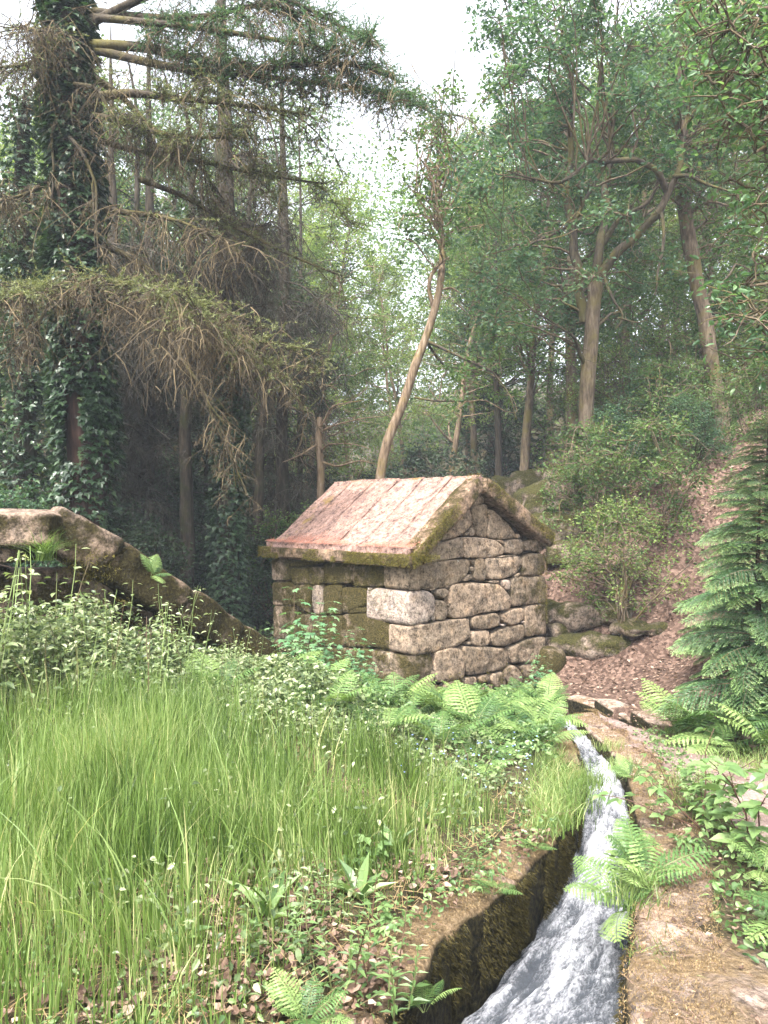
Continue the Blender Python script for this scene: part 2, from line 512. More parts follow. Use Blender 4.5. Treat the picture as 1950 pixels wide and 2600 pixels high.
M['forb_pale'] = leaf_mat('forb_pale', [(0, (0.035, 0.06, 0.022)), (0.4, (0.09, 0.13, 0.05)), (0.75, (0.19, 0.235, 0.11)), (1, (0.33, 0.35, 0.22))], 0.35, 0.38, 0.5)
M['forb'] = leaf_mat('forb', [(0, (0.04, 0.085, 0.028)), (0.5, (0.10, 0.17, 0.055)), (1, (0.21, 0.29, 0.12))], 0.38, 0.4, 0.45)
M['sapling'] = leaf_mat('sapling', [(0, (0.035, 0.10, 0.045)), (0.5, (0.075, 0.17, 0.075)), (1, (0.17, 0.27, 0.13))], 0.35, 0.4, 0.45)
M['litter'] = leaf_mat('litter', [(0, (0.05, 0.03, 0.022)), (0.4, (0.115, 0.073, 0.052)), (0.75, (0.21, 0.143, 0.108)), (1, (0.34, 0.265, 0.21))], 0.1, 0.7, 0.2)
M['needle_red'] = leaf_mat('needle_red', [(0, (0.14, 0.06, 0.04)), (0.5, (0.30, 0.12, 0.085)), (1, (0.42, 0.22, 0.16))], 0.0, 0.8, 0.1)
M['moss_fuzz'] = leaf_mat('moss_fuzz', [(0, (0.04, 0.033, 0.01)), (0.5, (0.105, 0.09, 0.022)), (1, (0.21, 0.18, 0.05))], 0.25, 0.8, 0.1)
M['moss_dry'] = leaf_mat('moss_dry', [(0, (0.11, 0.072, 0.036)), (0.5, (0.22, 0.152, 0.078)), (1, (0.33, 0.245, 0.14))], 0.25, 0.8, 0.1)
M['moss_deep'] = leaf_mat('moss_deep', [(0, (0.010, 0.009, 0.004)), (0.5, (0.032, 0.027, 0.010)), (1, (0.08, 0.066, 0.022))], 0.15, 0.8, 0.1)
M['stem'] = leaf_mat('stem', [(0, (0.07, 0.035, 0.025)), (0.5, (0.09, 0.11, 0.04)), (1, (0.17, 0.24, 0.08))], 0.0, 0.6, 0.2)
M['flower'] = leaf_mat('flower', [(0, (0.18, 0.26, 0.75)), (1, (0.42, 0.5, 0.9))], 0.2, 0.6, 0.2)

# ------------------------------------------------------------------ the ground
LE = np.array([(-0.9, 0.2), (-0.35, 1.5), (0.02, 2.48), (0.25, 3.17), (0.545, 3.55), (0.92, 4.23), (1.16, 4.7), (1.36, 5.29), (1.62, 6.16), (1.80, 7.2), (1.92, 8.1), (2.0, 9.4)])
RE = np.array([(0.0, 0.2), (0.40, 1.5), (0.757, 2.48), (0.937, 2.99), (1.10, 3.39), (1.27, 3.82), (1.43, 4.23), (1.61, 4.93), (1.83, 5.69), (2.0, 6.57), (2.1, 7.5), (2.2, 8.94), (2.22, 9.4)])
def left_x(y): return np.interp(y, LE[:, 1], LE[:, 0])
def right_x(y): return np.interp(y, RE[:, 1], RE[:, 0])
def slope_z(y): return -0.11*np.clip(np.asarray(y, float)-2, 0, 10.5)

def ground_raw(x, y):
    x = np.asarray(x, float); y = np.asarray(y, float)
    b = slope_z(y)
    left = 0.06-1.12*sstep(6.6, 10.6, y)
    s = sstep(1.0, -1.2, x)
    z = b*(1-s)+left*s
    xf = np.interp(y, [-10, 0, 3, 5, 7, 9, 12, 16, 20, 30, 60], [6, 5, 4.2, 3.6, 3.15, 3.2, 3.0, 2.4, 1.9, 1.2, -2])
    dx = np.maximum(0, x-xf)
    dx = dx*dx/(dx+0.5)
    z = z+6.0*(1-np.exp(-0.09*dx))+2.4*sstep(11.0, 15.3, y)*sstep(1.7, 3.2, x+0.05*(y-12))
    z = z+0.17*np.clip(y-34, 0, 120)+0.16*np.clip(-x-9, 0, 60)
    return z

def ground(x, y):
    x = np.asarray(x, float); y = np.asarray(y, float)
    sh = x.shape
    p = np.stack([x.ravel(), y.ravel(), 0*x.ravel()], 1)
    nz = 0.05*fbm(p*0.9, 3, 3).reshape(sh)
    hill = sstep(2.8, 4.5, x)*sstep(6, 9, y)
    return ground_raw(x, y)+nz*(0.6+3.2*hill)

def axis(lo, hi, f0, f1, step, grow=1.16):
    a = list(np.arange(f0, f1+1e-6, step))
    s = step
    while a[-1] < hi:
        s *= grow; a.append(a[-1]+s)
    s = step
    while a[0] > lo:
        s *= grow; a.insert(0, a[0]-s)
    return np.array(a)

gx = axis(-160, 160, -4.5, 5.5, 0.1)
gy = axis(-60, 260, -0.4, 15, 0.1)
GX, GY = np.meshgrid(gx, gy)
GZ = ground(GX, GY)
lx, rx = left_x(GY), right_x(GY)
mid, half = (lx+rx)/2, (rx-lx)/2
inside = (np.abs(GX-mid) < half+0.24) & (GY < 9.5) & (GY > -0.3)
GZ = np.where(inside, GZ-0.95, GZ)
dt0 = np.interp(GY, [7.4, 7.9, 8.7, 9.6, 10.6], [2.70, 2.63, 2.48, 2.38, 2.3])
dt1 = np.interp(GY, [7.7, 8.4, 9.9, 10.6], [2.86, 2.84, 2.72, 2.5])
ditch = (GX > dt0) & (GX < dt1+0.02) & (GY > 7.6) & (GY < 10.7)
GZ = np.where(ditch, GZ-0.34, GZ)
# level plot under the hut
hutm = (GX > -2.2) & (GX < 2.6) & (GY > 9.2) & (GY < 15)

gm = bpy.data.meshes.new('ground')
nyg, nxg = GX.shape
gv = np.stack([GX, GY, GZ], -1).reshape(-1, 3)
ii = (np.arange(nyg-1)[:, None]*nxg+np.arange(nxg-1)[None, :])
gf = np.stack([ii, ii+1, ii+nxg+1, ii+nxg], -1).reshape(-1, 4)
gb = MB(); gb.add(gv, gf)

def ground_mat():
    m, nt, out = mat_new('ground')
    L = nt.links.new
    g = N(nt, 'ShaderNodeNewGeometry')
    n1 = N(nt, 'ShaderNodeTexNoise', i_Scale=30.0, i_Detail=6.0, i_Roughness=0.7)
    n2 = N(nt, 'ShaderNodeTexNoise', i_Scale=1.3, i_Detail=5.0, i_Roughness=0.6)
    vo = N(nt, 'ShaderNodeTexVoronoi', i_Scale=22.0)
    for n in (n1, n2, vo): L(g.outputs['Position'], n.inputs[0])
    lit = ramp(nt, [(0.25, (0.035, 0.02, 0.015)), (0.48, (0.07, 0.045, 0.034)), (0.62, (0.135, 0.088, 0.068)), (0.8, (0.22, 0.155, 0.125))])
    soil = ramp(nt, [(0.3, (0.02, 0.016, 0.01)), (0.55, (0.06, 0.05, 0.028)), (0.75, (0.13, 0.12, 0.05))])
    mxn = N(nt, 'ShaderNodeMix', data_type='FLOAT'); mxn.inputs[0].default_value = 0.45
    L(n1.outputs[0], mxn.inputs[2]); L(vo.outputs['Color'], mxn.inputs[3])
    L(mxn.outputs[0], lit.inputs[0]); L(n1.outputs[0], soil.inputs[0])
    at = N(nt, 'ShaderNodeAttribute', attribute_name='litter')
    ad = N(nt, 'ShaderNodeMath', operation='ADD'); L(at.outputs['Fac'], ad.inputs[0])
    s2 = N(nt, 'ShaderNodeMath', operation='MULTIPLY_ADD'); s2.inputs[1].default_value = 1.6; s2.inputs[2].default_value = -0.8
    L(n2.outputs[0], s2.inputs[0]); L(s2.outputs[0], ad.inputs[1])
    rr = ramp(nt, [(0.35, (0, 0, 0)), (0.6, (1, 1, 1))]); L(ad.outputs[0], rr.inputs[0])
    mx = N(nt, 'ShaderNodeMix', data_type='RGBA')
    L(rr.outputs[0], mx.inputs[0]); L(soil.outputs[0], mx.inputs[6]); L(lit.outputs[0], mx.inputs[7])
    pb = N(nt, 'ShaderNodeBsdfPrincipled', i_Roughness=0.95)
    pb.inputs['Specular IOR Level'].default_value = 0.1
    L(mx.outputs[2], pb.inputs['Base Color'])
    bp = N(nt, 'ShaderNodeBump', i_Strength=0.9, i_Distance=0.04)
    L(mxn.outputs[0], bp.inputs['Height']); L(bp.outputs[0], pb.inputs['Normal'])
    L(pb.outputs[0], out.inputs[0])
    return m
M['ground'] = ground_mat()
go = gb.build('ground', M['ground'], smooth=True)
tag(go, 'uneven woodland ground sloping down to the hut and up the hillside', None, None, 'structure')
litv = sstep(1.9, 2.6, GX)*1.0*sstep(40, 25, GY)+0.35*sstep(3.4, 2.4, GY)*sstep(-1.2, 0.2, GX)
la = go.data.attributes.new('litter', 'FLOAT', 'POINT')
la.data.foreach_set('value', litv.astype(np.float32).ravel())

# trodden path, a sheet just above the ground
def path_mat():
    m, nt, out = mat_new('path')
    L = nt.links.new
    g = N(nt, 'ShaderNodeNewGeometry')
    n1 = N(nt, 'ShaderNodeTexNoise', i_Scale=42.0, i_Detail=6.0, i_Roughness=0.75)
    n2 = N(nt, 'ShaderNodeTexNoise', i_Scale=2.4, i_Detail=4.0)
    L(g.outputs['Position'], n1.inputs[0]); L(g.outputs['Position'], n2.inputs[0])
    r1 = ramp(nt, [(0.28, (0.095, 0.07, 0.062)), (0.5, (0.215, 0.165, 0.148)), (0.72, (0.32, 0.26, 0.238))])
    L(n1.outputs[0], r1.inputs[0])
    r2 = ramp(nt, [(0.3, (0.6, 0.53, 0.5)), (0.55, (1.0, 0.97, 0.96))])
    L(n2.outputs[0], r2.inputs[0])
    mu = N(nt, 'ShaderNodeMix', data_type='RGBA', blend_type='MULTIPLY'); mu.inputs[0].default_value = 1
    L(r1.outputs[0], mu.inputs[6]); L(r2.outputs[0], mu.inputs[7])
    pb = N(nt, 'ShaderNodeBsdfPrincipled', i_Roughness=0.95)
    pb.inputs['Specular IOR Level'].default_value = 0.1
    L(mu.outputs[2], pb.inputs['Base Color'])
    bp = N(nt, 'ShaderNodeBump', i_Strength=0.8, i_Distance=0.02)
    L(n1.outputs[0], bp.inputs['Height']); L(bp.outputs[0], pb.inputs['Normal'])
    L(pb.outputs[0], out.inputs[0])
    return m
M['path'] = path_mat()
ny, nx = 110, 14
yy = np.linspace(3.0, 9.0, ny)
rngp = np.random.default_rng(5)
x0 = np.interp(yy, [3, 4, 5, 6, 7, 7.7, 8.4, 9.0], [1.85, 1.98, 2.08, 2.2, 2.30, 2.40, 2.45, 2.48])+0.05*np.sin(yy*5)
x1 = np.interp(yy, [3, 4, 5, 6, 7, 7.6, 8, 9.0], [2.9, 3.05, 3.15, 3.1, 3.0, 2.66, 2.6, 2.55])+0.06*np.sin(yy*4+1)
PX = x0[:, None]+(x1-x0)[:, None]*np.linspace(0, 1, nx)[None]
PY = np.repeat(yy[:, None], nx, 1)
edge = 1-np.abs(np.linspace(-1, 1, nx))**6
PZ = ground(PX, PY)-0.03+0.05*edge[None]
jj = (np.arange(ny-1)[:, None]*nx+np.arange(nx-1)[None])
pm = MB(); pm.add(np.stack([PX, PY, PZ], -1).reshape(-1, 3), np.stack([jj, jj+1, jj+nx+1, jj+nx], -1).reshape(-1, 4))
po = pm.build('path', M['path'], smooth=True)
tag(po, 'trodden earth path beside the water channel', None, None, 'structure')

# ------------------------------------------------------------------ the stone hut
CX, CY = 0.329, 10.0
EG = np.array((0.722, 0.692)); EL = np.array((-0.692, 0.722))
HW, HL = 3.07, 3.05
hut_yaw = math.atan2(EG[1], EG[0])
def src_ray(sx, sy): return (sx-975)/1944, (1304-sy)/1944
def on_gable(sx, sy, h=0.0):
    """photo pixel -> (along the gable, height) on the gable wall"""
    u, w = src_ray(sx, sy)
    nrm = -EL
    s = ((CX*nrm[0]+CY*nrm[1])+h)/(u*nrm[0]+nrm[1])
    x, y = u*s-CX, s-CY
    return x*EG[0]+y*EG[1], 1.6+w*s
def on_long(sx, sy):
    u, w = src_ray(sx, sy)
    nrm = -EG
    s = (CX*nrm[0]+CY*nrm[1])/(u*nrm[0]+nrm[1])
    x, y = u*s-CX, s-CY
    return x*EL[0]+y*EL[1], 1.6+w*s
Z0 = -1.25                                   # foot of the hut, below the ground
hut = thing('stone_hut', 'small old stone hut with gabled stone slab roof beside the water channel', 'hut', (CX, CY, Z0), hut_yaw)

def stone_mesh(poly, depth, mapf, seed, proud=0.02, name='stone', mt=None, smooth_it=1):
    """a dressed stone: the traced face domed and roughened, the body running back into the wall"""
    p = np.array(poly, float)
    # make counter-clockwise
    if np.sum(p[:, 0]*np.roll(p[:, 1], -1)-np.roll(p[:, 0], -1)*p[:, 1]) < 0: p = p[::-1]
    c0 = p.mean(0)
    # resample then soften the corners
    q = []
    n = len(p)
    for i in range(n):
        a, b = p[i], p[(i+1) % n]
        k = max(1, int(np.linalg.norm(b-a)/0.055))
        for t in np.arange(k)/k: q.append(a+(b-a)*t)
    q = np.array(q)
    for _ in range(smooth_it):
        q = 0.5*q+0.25*(np.roll(q, 1, 0)+np.roll(q, -1, 0))
    rng = np.random.default_rng(seed)
    size = np.sqrt(np.prod(np.ptp(q, axis=0)))
    q = q+unit(q-c0)*(0.011 if size > .2 else .006)
    q = q+0.008*np.stack([vnoise(np.c_[q*9, np.full(len(q), seed*.7)], 1), vnoise(np.c_[q*9, np.full(len(q), seed*.7+9)], 2)], 1)
    dc = np.linalg.norm(q-c0, axis=1, keepdims=True)
    bev = min(0.022, size*.12)
    rings = [(0.004, -depth), (0.0, -0.05), (0.002, -0.012), (bev*.4, 0.006), (bev, 0.014)]
    inner = [0.84, 0.66, 0.46, 0.25] if size > 0.25 else [0.72, 0.4]
    rings += [(s, 0.016+0.006*(1-s)*min(1, size*3)) for s in inner]
    V, F = [], []
    m = len(q)
    for ri, (s, h) in enumerate(rings):
        r = c0+(q-c0)*(np.maximum(1-s/dc, .3) if ri < 5 else s*(1-bev/dc))
        hh = np.full(m, h)
        if h > -0.02:
            hh = hh+(0.016*min(1, size*2.5))*fbm(np.c_[r*7, np.full(m, seed*1.3)], seed, 3)*(1 if ri > 3 else 0.5)+proud
        V.append(np.array([mapf(a, z, d) for (a, z), d in zip(r, hh)]))
    V.append(np.array([mapf(c0[0], c0[1], 0.03*min(1, size*3)+proud)]))
    for k in range(len(rings)-1):
        for i in range(m):
            j = (i+1) % m
            F.append((k*m+i, k*m+j, (k+1)*m+j, (k+1)*m+i))
    mb = MB()
    kk = (len(rings)-1)*m
    mb.add(np.vstack(V), np.array(F))
    tri = np.array([(kk+i, kk+(i+1) % m, len(rings)*m) for i in range(m)])
    mb.f.append(tri); mb.t.append(np.full(m, 0.5, np.float32)); mb.m.append(np.zeros(m, np.int32))
    return mb.mesh(name, mt or M['granite'], True)

gmap = lambda a, z, d: (a, -d, z-Z0)
lmap = lambda a, z, d: (-d, a, z-Z0)
C1 = lambda pts: [(650+x*0.48222, 1150+y*0.48222) for x, y in pts]
C2 = lambda pts: [(1050+x/4.3658, 1180+y/4.3658) for x, y in pts]
C4 = lambda pts: [(1050+x/4.3658, 1480+y/4.3658) for x, y in pts]
C3 = lambda pts: [(650+x/4.74, 1350+y/4.74) for x, y in pts]

RIDGE_X, RIDGE_Z, EAVE_L, EAVE_R = 1.32, 2.13, 1.03, 1.24
# rubble cores behind the facing stones
def core(name, pts, y0, y1):
    mb = MB()
    n = len(pts)
    v = [(x, y0, z-Z0) for x, z in pts]+[(x, y1, z-Z0) for x, z in pts]
    mb.add(v, [(i, (i+1) % n, n+(i+1) % n, n+i) for i in range(n)])
    mb.add(v, [(0, 1, 2, 3)]); mb.add(v, [(n+3, n+2, n+1, n)])
    return mb
gable = MB()
def prism(mb, pts, y0, y1):
    n = len(pts)
    c = np.mean(pts, 0)
    v = [(x, y0, z-Z0) for x, z in pts]+[(x, y1, z-Z0) for x, z in pts]+[(c[0], y0, c[1]-Z0), (c[0], y1, c[1]-Z0)]
    mb.add(v, [(i, n+i, n+(i+1) % n, (i+1) % n) for i in range(n)])
    mb.add(v, [(i, (i+1) % n, 2*n) for i in range(n)])
    mb.add(v, [(n+(i+1) % n, n+i, 2*n+1) for i in range(n)])
gp = [(0.06, Z0), (HW-0.05, Z0), (HW-0.05, 1.05), (RIDGE_X, 1.93), (0.06, 0.92)]
prism(gable, gp, 0.07, 0.45)
gw = gable.build('gable_wall', M['core'], hut)
rw = MB(); prism(rw, gp, HL-0.42, HL-0.04)
rwo = rw.build('rear_wall', M['granite'], hut); rwo['moss'] = 0.4
lw = MB()
cv_, cf_ = _cube_grid(1)
lw.add(cv_*np.array([.36, HL-1.0, 2.1])/2+np.array([.26, HL/2, -0.16-Z0]), cf_)
lwo = lw.build('long_wall', M['core'], hut)
sw = MB()
sw.add(cv_*np.array([.36, HL-1.0, 2.2])/2+np.array([HW-0.25, HL/2, -0.10-Z0]), cf_)
swo = sw.build('far_side_wall', M['granite'], hut); swo['moss'] = 0.5

# gable facing: (points, moss, pale)
G = []
corner = 807
def quoin(ptsC1, ext, moss, pale=False, label=None): G.append(('Q', C1(ptsC1), ext, moss, pale, label))
def gst(src, moss=0.12, pale=False, label=None): G.append(('G', src, 0.22, moss, pale, label))
quoin([(corner, 592), (1118, 568), (1116, 640), (1090, 648), (1068, 690), (960, 718), (corner, 733)], 0.43, 0.28)
quoin([(corner, 737), (902, 735), (935, 762), (932, 850), (890, 903), (corner, 914)], 0.77, 0.0, True, 'large pale corner stone with a white lichen face')
quoin([(corner, 918), (1000, 893), (1112, 878), (1127, 975), (1062, 1018), (900, 1062), (corner, 1070)], 0.34, 0.2)
quoin([(corner, 1076), (915, 1062), (922, 1140), (935, 1205), (860, 1252), (corner, 1248)], 0.72, 0.62, False, 'mossy stone low on the corner')
gst(C2([(578, 470), (690, 335), (735, 305), (778, 440), (700, 462)]), 0.2)
gst(C2([(285, 855), (420, 600), (500, 487), (598, 487), (650, 640), (600, 720), (520, 790), (430, 830)]), 0.22)
gst(C2([(640, 480), (655, 470), (800, 460), (806, 640), (792, 822), (680, 800), (650, 600)]), 0.05)
gst(C2([(850, 500), (905, 560), (1000, 640), (1110, 760), (1108, 825), (1000, 842), (803, 830), (808, 670), (830, 650)]), 0.08)
gst(C2([(812, 500), (840, 505), (835, 630), (812, 650)]), 0.1)
gst(C2([(1118, 770), (1160, 768), (1180, 832), (1116, 832)]), 0.25)
gst(C2([(606, 715), (652, 702), (668, 800), (612, 812)]), 0.2)
gst(C2([(545, 800), (605, 745), (600, 800), (560, 815)]), 0.1)
gst(C2([(20, 1010), (240, 905), (500, 820), (528, 830), (536, 1042), (210, 1095), (30, 1100)]), 0.1)
gst(C2([(548, 820), (700, 825), (890, 850), (998, 935), (1000, 1000), (860, 1045), (550, 1052)]), 0.25)
gst(C2([(1012, 862), (1190, 840), (1207, 920), (1195, 1000), (1130, 1012), (1005, 995)]), 0.25)
gst(C2([(890, 850), (950, 855), (1000, 870), (995, 905), (940, 880)]), 0.1)
gst(C2([(1218, 868), (1390, 835), (1425, 850), (1425, 975), (1220, 965)]), 0.55)
gst(C2([(622, 1062), (652, 1062), (650, 1125), (625, 1125)]), 0.1)
gst(C2([(616, 1132), (650, 1130), (650, 1205), (618, 1212)]), 0.1)
gst(C2([(662, 1060), (768, 1050), (792, 1200), (788, 1295), (722, 1312), (655, 1290)]), 0.3)
gst(C2([(780, 1055), (990, 1045), (1170, 1030), (1187, 1130), (1150, 1192), (1085, 1240), (1000, 1280), (805, 1290), (790, 1180)]), 0.12)
gst(C2([(1197, 1040), (1300, 1010), (1428, 1005), (1432, 1230), (1178, 1256)]), 0.42)
gst(C2([(520, 1245), (575, 1210), (580, 1240), (530, 1275)]), 0.1)
gst(C2([(522, 1302), (600, 1235), (652, 1220), (650, 1275), (560, 1310)]), 0.1)
gst(C2([(1095, 1250), (1170, 1205), (1165, 1250), (1100, 1268)]), 0.2)
gst(C2([(800, 1310), (870, 1295), (940, 1300), (940, 1325), (830, 1325)]), 0.2)
gst(C2([(900, 1035), (1010, 1020), (1130, 1018), (1120, 1030), (960, 1045)]), 0.2)
gst(C2([(135, 1395), (225, 1380), (225, 1405), (160, 1415)]), 0.1)
gst(C2([(325, 1360), (380, 1350), (375, 1380), (330, 1385)]), 0.1)
gst(C2([(235, 1400), (375, 1388), (382, 1475), (310, 1508), (235, 1470)]), 0.3)
gst(C4([(400, 38), (640, 22), (930, 32), (1000, 110), (1055, 165), (1062, 310), (720, 350), (640, 382), (430, 412), (378, 360), (392, 200)]), 0.3)
gst(C2([(950, 1300), (1060, 1290), (1072, 1390), (1030, 1418), (962, 1360)]), 0.0, True)
gst(C4([(1088, -40), (1440, -60), (1450, 230), (1240, 258), (1080, 275), (1070, 120)]), 0.45)
gst(C4([(225, 222), (330, 212), (362, 300), (355, 422), (232, 430), (218, 330)]), 0.4)
gst(C4([(165, 430), (195, 330), (228, 400), (228, 448)]), 0.0, True)
gst(C4([(355, 215), (390, 240), (385, 300), (360, 290)]), 0.1)
gst(C4([(640, 400), (900, 352), (945, 400), (950, 480), (800, 528), (655, 530), (632, 460)]), 0.15)
gst(C4([(950, 370), (1080, 320), (1205, 292), (1220, 400), (1150, 468), (1050, 488), (962, 430)]), 0.15)
gst(C4([(955, 478), (1010, 475), (1005, 500), (960, 500)]), 0.0, True)
gst(C4([(1185, 440), (1215, 430), (1215, 465), (1190, 470)]), 0.0, True)
gst(C4([(1228, 282), (1445, 240), (1455, 580), (1232, 610), (1222, 450)]), 0.48)
gst(C4([(640, 555), (820, 540), (832, 640), (828, 702), (740, 722), (645, 700)]), 0.15)
gst(C4([(850, 580), (1000, 520), (1200, 480), (1222, 550), (1220, 622), (1040, 700), (920, 720), (852, 690)]), 0.15)
gst(C4([(575, 695), (630, 660), (635, 700), (590, 705)]), 0.1)
gst(C4([(222, 782), (350, 745), (482, 732), (540, 800), (552, 1060), (400, 1095), (245, 1120), (222, 1000)]), 0.2)
gst(C4([(525, 722), (830, 732), (1020, 750), (1042, 900), (980, 960), (900, 992), (585, 1042), (552, 850)]), 0.2)
gst(C4([(1042, 742), (1210, 662), (1435, 605), (1468, 880), (1200, 905), (1072, 902)]), 0.32)
gst(C4([(308, 1150), (420, 1105), (522, 1095), (500, 1150), (345, 1260), (310, 1230)]), 0.45)
gst(C4([(558, 1072), (680, 1050), (692, 1140), (560, 1160)]), 0.25)
gst(C4([(702, 1062), (800, 1030), (832, 1040), (835, 1112), (722, 1118)]), 0.3)
gst(C4([(842, 1030), (900, 1018), (985, 1010), (1012, 1168), (920, 1192), (842, 1100)]), 0.35)
gst(C4([(978, 972), (1040, 945), (1112, 932), (1188, 1030), (1192, 1130), (1090, 1160), (1005, 1080)]), 0.15)
gst(C4([(1140, 935), (1350, 912), (1375, 1050), (1220, 1060), (1190, 990)]), 0.4)
gst(C4([(170, 960), (215, 965), (225, 1090), (180, 1080)]), 0.2)
gst(C4([(490, 1225), (580, 1200), (592, 1280), (512, 1292)]), 0.3)
gst(C4([(612, 1192), (700, 1180), (722, 1290), (640, 1300)]), 0.3)
gst(C4([(722, 1200), (800, 1150), (862, 1142), (852, 1300), (782, 1312)]), 0.35)
gst(C4([(880, 1200), (1010, 1180), (1180, 1150), (1230, 1120), (1240, 1230), (900, 1290)]), 0.8)
gst(C4([(500, 1310), (700, 1305), (790, 1320), (780, 1450), (520, 1450)]), 0.4)
gst(C4([(800, 1320), (1000, 1290), (1200, 1260), (1200, 1450), (800, 1460)]), 0.5)
gst(C4([(1215, 1080), (1370, 1060), (1390, 1300), (1230, 1300)]), 0.7)
for k, (typ, src, ext, moss, pale, lab) in enumerate(G):
    pts = [on_gable(*s) for s in src]
    if typ == 'Q':
        pts = [(max(a, -0.035) if a > 0.08 else -0.035, z) for a, z in pts]
    o = link('stone', stone_mesh(pts, ext, gmap, 11+k, mt=M['granite_pale'] if pale else None), gw)
    o['moss'] = float(moss)
    if lab: o['label'] = lab
# swollen footing stones
for (a, z, sx, sy, sz, ms, sd_) in ((0.0, -0.98, 1.2, 0.7, 0.55, 0.85, 3), (HW+0.03, -0.95, 0.5, 0.75, 0.85, 0.85, 5), (1.2, -1.2, 1.5, 0.4, 0.4, 0.6, 6)):
    v, f = stone_box((sx, sy, sz), 9, 4, 0.05, 2.2, sd_)
    mb = MB(); mb.add(v+np.array([a, 0.1, z-Z0]), f)
    o = mb.build('footing_stone', M['granite'], gw, True); o['moss'] = ms
# long wall facing
LW = [([(200, 345), (400, 335), (420, 600), (212, 600)], .35), ([(215, 628), (462, 640), (470, 905), (220, 905)], .4), ([(405, 352), (800, 385), (790, 405), (425, 442)], .45),
      ([(428, 452), (640, 455), (650, 640), (450, 642)], .5), ([(655, 455), (822, 452), (822, 640), (680, 658), (660, 640)], .3), ([(832, 400), (1170, 405), (1172, 640), (940, 640), (832, 632)], .62),
      ([(1178, 440), (1410, 425), (1552, 440), (1552, 660), (1400, 680), (1190, 672)], .45), ([(480, 662), (670, 662), (665, 1000), (490, 900)], .6), ([(692, 672), (790, 662), (822, 1000), (702, 1000)], .05),
      ([(832, 672), (1040, 660), (1040, 1020), (832, 1005)], .62), ([(1052, 690), (1330, 702), (1340, 900), (1062, 1000)], .78), ([(1100, 935), (1350, 922), (1362, 992), (1112, 1005)], .7),
      ([(1062, 1012), (1350, 1003), (1480, 1060), (1600, 1120), (1612, 1420), (1400, 1402), (1100, 1402)], .72), ([(480, 1025), (820, 1025), (830, 1402), (480, 1402)], .6), ([(840, 1025), (1050, 1030), (1090, 1402), (845, 1402)], .6),
      ([(222, 915), (470, 915), (470, 1300), (225, 1300)], .4), ([(1000, 1425), (1400, 1425), (1400, 1760), (1000, 1760)], .75), ([(480, 1420), (980, 1420), (980, 1760), (480, 1760)], .7), ([(230, 1310), (470, 1310), (470, 1700), (240, 1700)], .6),
      ([(1335, 740), (1470, 665), (1420, 720), (1340, 780)], .4)]
for k, (p3, ms) in enumerate(LW):
    pts = [on_long(*s) for s in C3(p3)]
    o = link('stone', stone_mesh(pts, 0.2, lmap, 211+k, mt=M['granite_pale'] if ms < 0.1 else None), lwo)
    o['moss'] = ms if ms < .1 else .52+.45*ms

# roof: slabs side by side, worn joints between, thick eave course
roof = thing('roof', None, None)
roof.parent = hut
roof['label'] = 'pinkish slab roof with fallen red needles along the eave'
ov = 0.12
def roof_side(x_e, z_e, x_r, z_r, ys, side):
    n = len(ys)-1
    for k in range(n):
        y0, y1 = ys[k], ys[k+1]-0.001
        nu, nv = 18, 8
        t = np.linspace(0, 1, nu); s = np.linspace(0, 1, nv)
        T, Sg = np.meshgrid(t, s, indexing='ij')
        X = x_e+(x_r-x_e)*T
        flare = (0.10*np.clip(1-T/0.16, 0, 1)**1.5) if side < 0 else 0*T
        Zt = z_e+(z_r-z_e)*T+flare
        Y = y0+(y1-y0)*Sg
        ed = 1-np.maximum(np.abs(2*Sg-1)**10, np.where(T < .5, 0, np.abs(2*T-1)**16))
        pp = np.stack([X, Y, Zt], -1).reshape(-1, 3)
        nzv = (0.016*fbm(pp*3.2+k*5, 5+k, 4)+0.008*fbm(pp*14, 9, 2)).reshape(nu, nv)
        Zt = Zt+nzv-0.003*(1-ed)+0.006*math.sin(k*2.3)
        top = np.stack([X, Y, Zt-Z0], -1)
        bot = np.stack([X+0.0*T, Y, z_e+(z_r-z_e)*T-0.15+0.02*nzv-Z0], -1)
        v = np.concatenate([top.reshape(-1, 3), bot.reshape(-1, 3)])
        q = nu*nv
        i = (np.arange(nu-1)[:, None]*nv+np.arange(nv-1)[None])
        ft = np.stack([i, i+nv, i+nv+1, i+1], -1).reshape(-1, 4)
        if side > 0: ft = ft[:, ::-1]
        F = [ft, ft[:, ::-1]+q]
        for a, b in (((np.arange(nu)*nv), None), ((np.arange(nu)*nv+nv-1), None), (np.arange(nv), None), ((nu-1)*nv+np.arange(nv), None)):
            F.append(np.stack([a[:-1], a[1:], a[1:]+q, a[:-1]+q], -1))
        mb = MB(); mb.add(v, np.concatenate(F))
        o = mb.build('roof_slab', M['roof'], roof, True)
        o['moss'] = (0.22, 0.12, 0.15, 0.1, 0.12, 0.42)[k % 6] if side < 0 else 0.45
        # raised worn seam along the joint
        if side < 0 and 0 < k:
            tt = np.linspace(0.10, 0.985, 30)
            px_ = x_e+(x_r-x_e)*tt
            pz_ = z_e+(z_r-z_e)*tt+0.001+0.012*vnoise(np.c_[tt*25, np.full(30, k), np.zeros(30)], k)
            mb2 = MB(); tube(mb2, np.c_[px_, np.full(30, ys[k])+0.008*vnoise(np.c_[tt*9, np.full(30, k*3.), np.zeros(30)], 3), pz_-Z0], 0.015+0.008*vnoise(np.c_[tt*18, np.full(30, k*7.), np.zeros(30)], 8), 6)
            o2 = mb2.build('joint_seam', M['roof'], roof, True); o2['moss'] = 0.0
ysl = [-ov, 0.42, 0.98, 1.52, 2.08, 2.62, HL+.02]
roof_side(-0.10, EAVE_L, RIDGE_X+0.02, RIDGE_Z, ysl, -1)
roof_side(HW-0.02, EAVE_R, RIDGE_X-0.02, RIDGE_Z-0.005, ysl, 1)
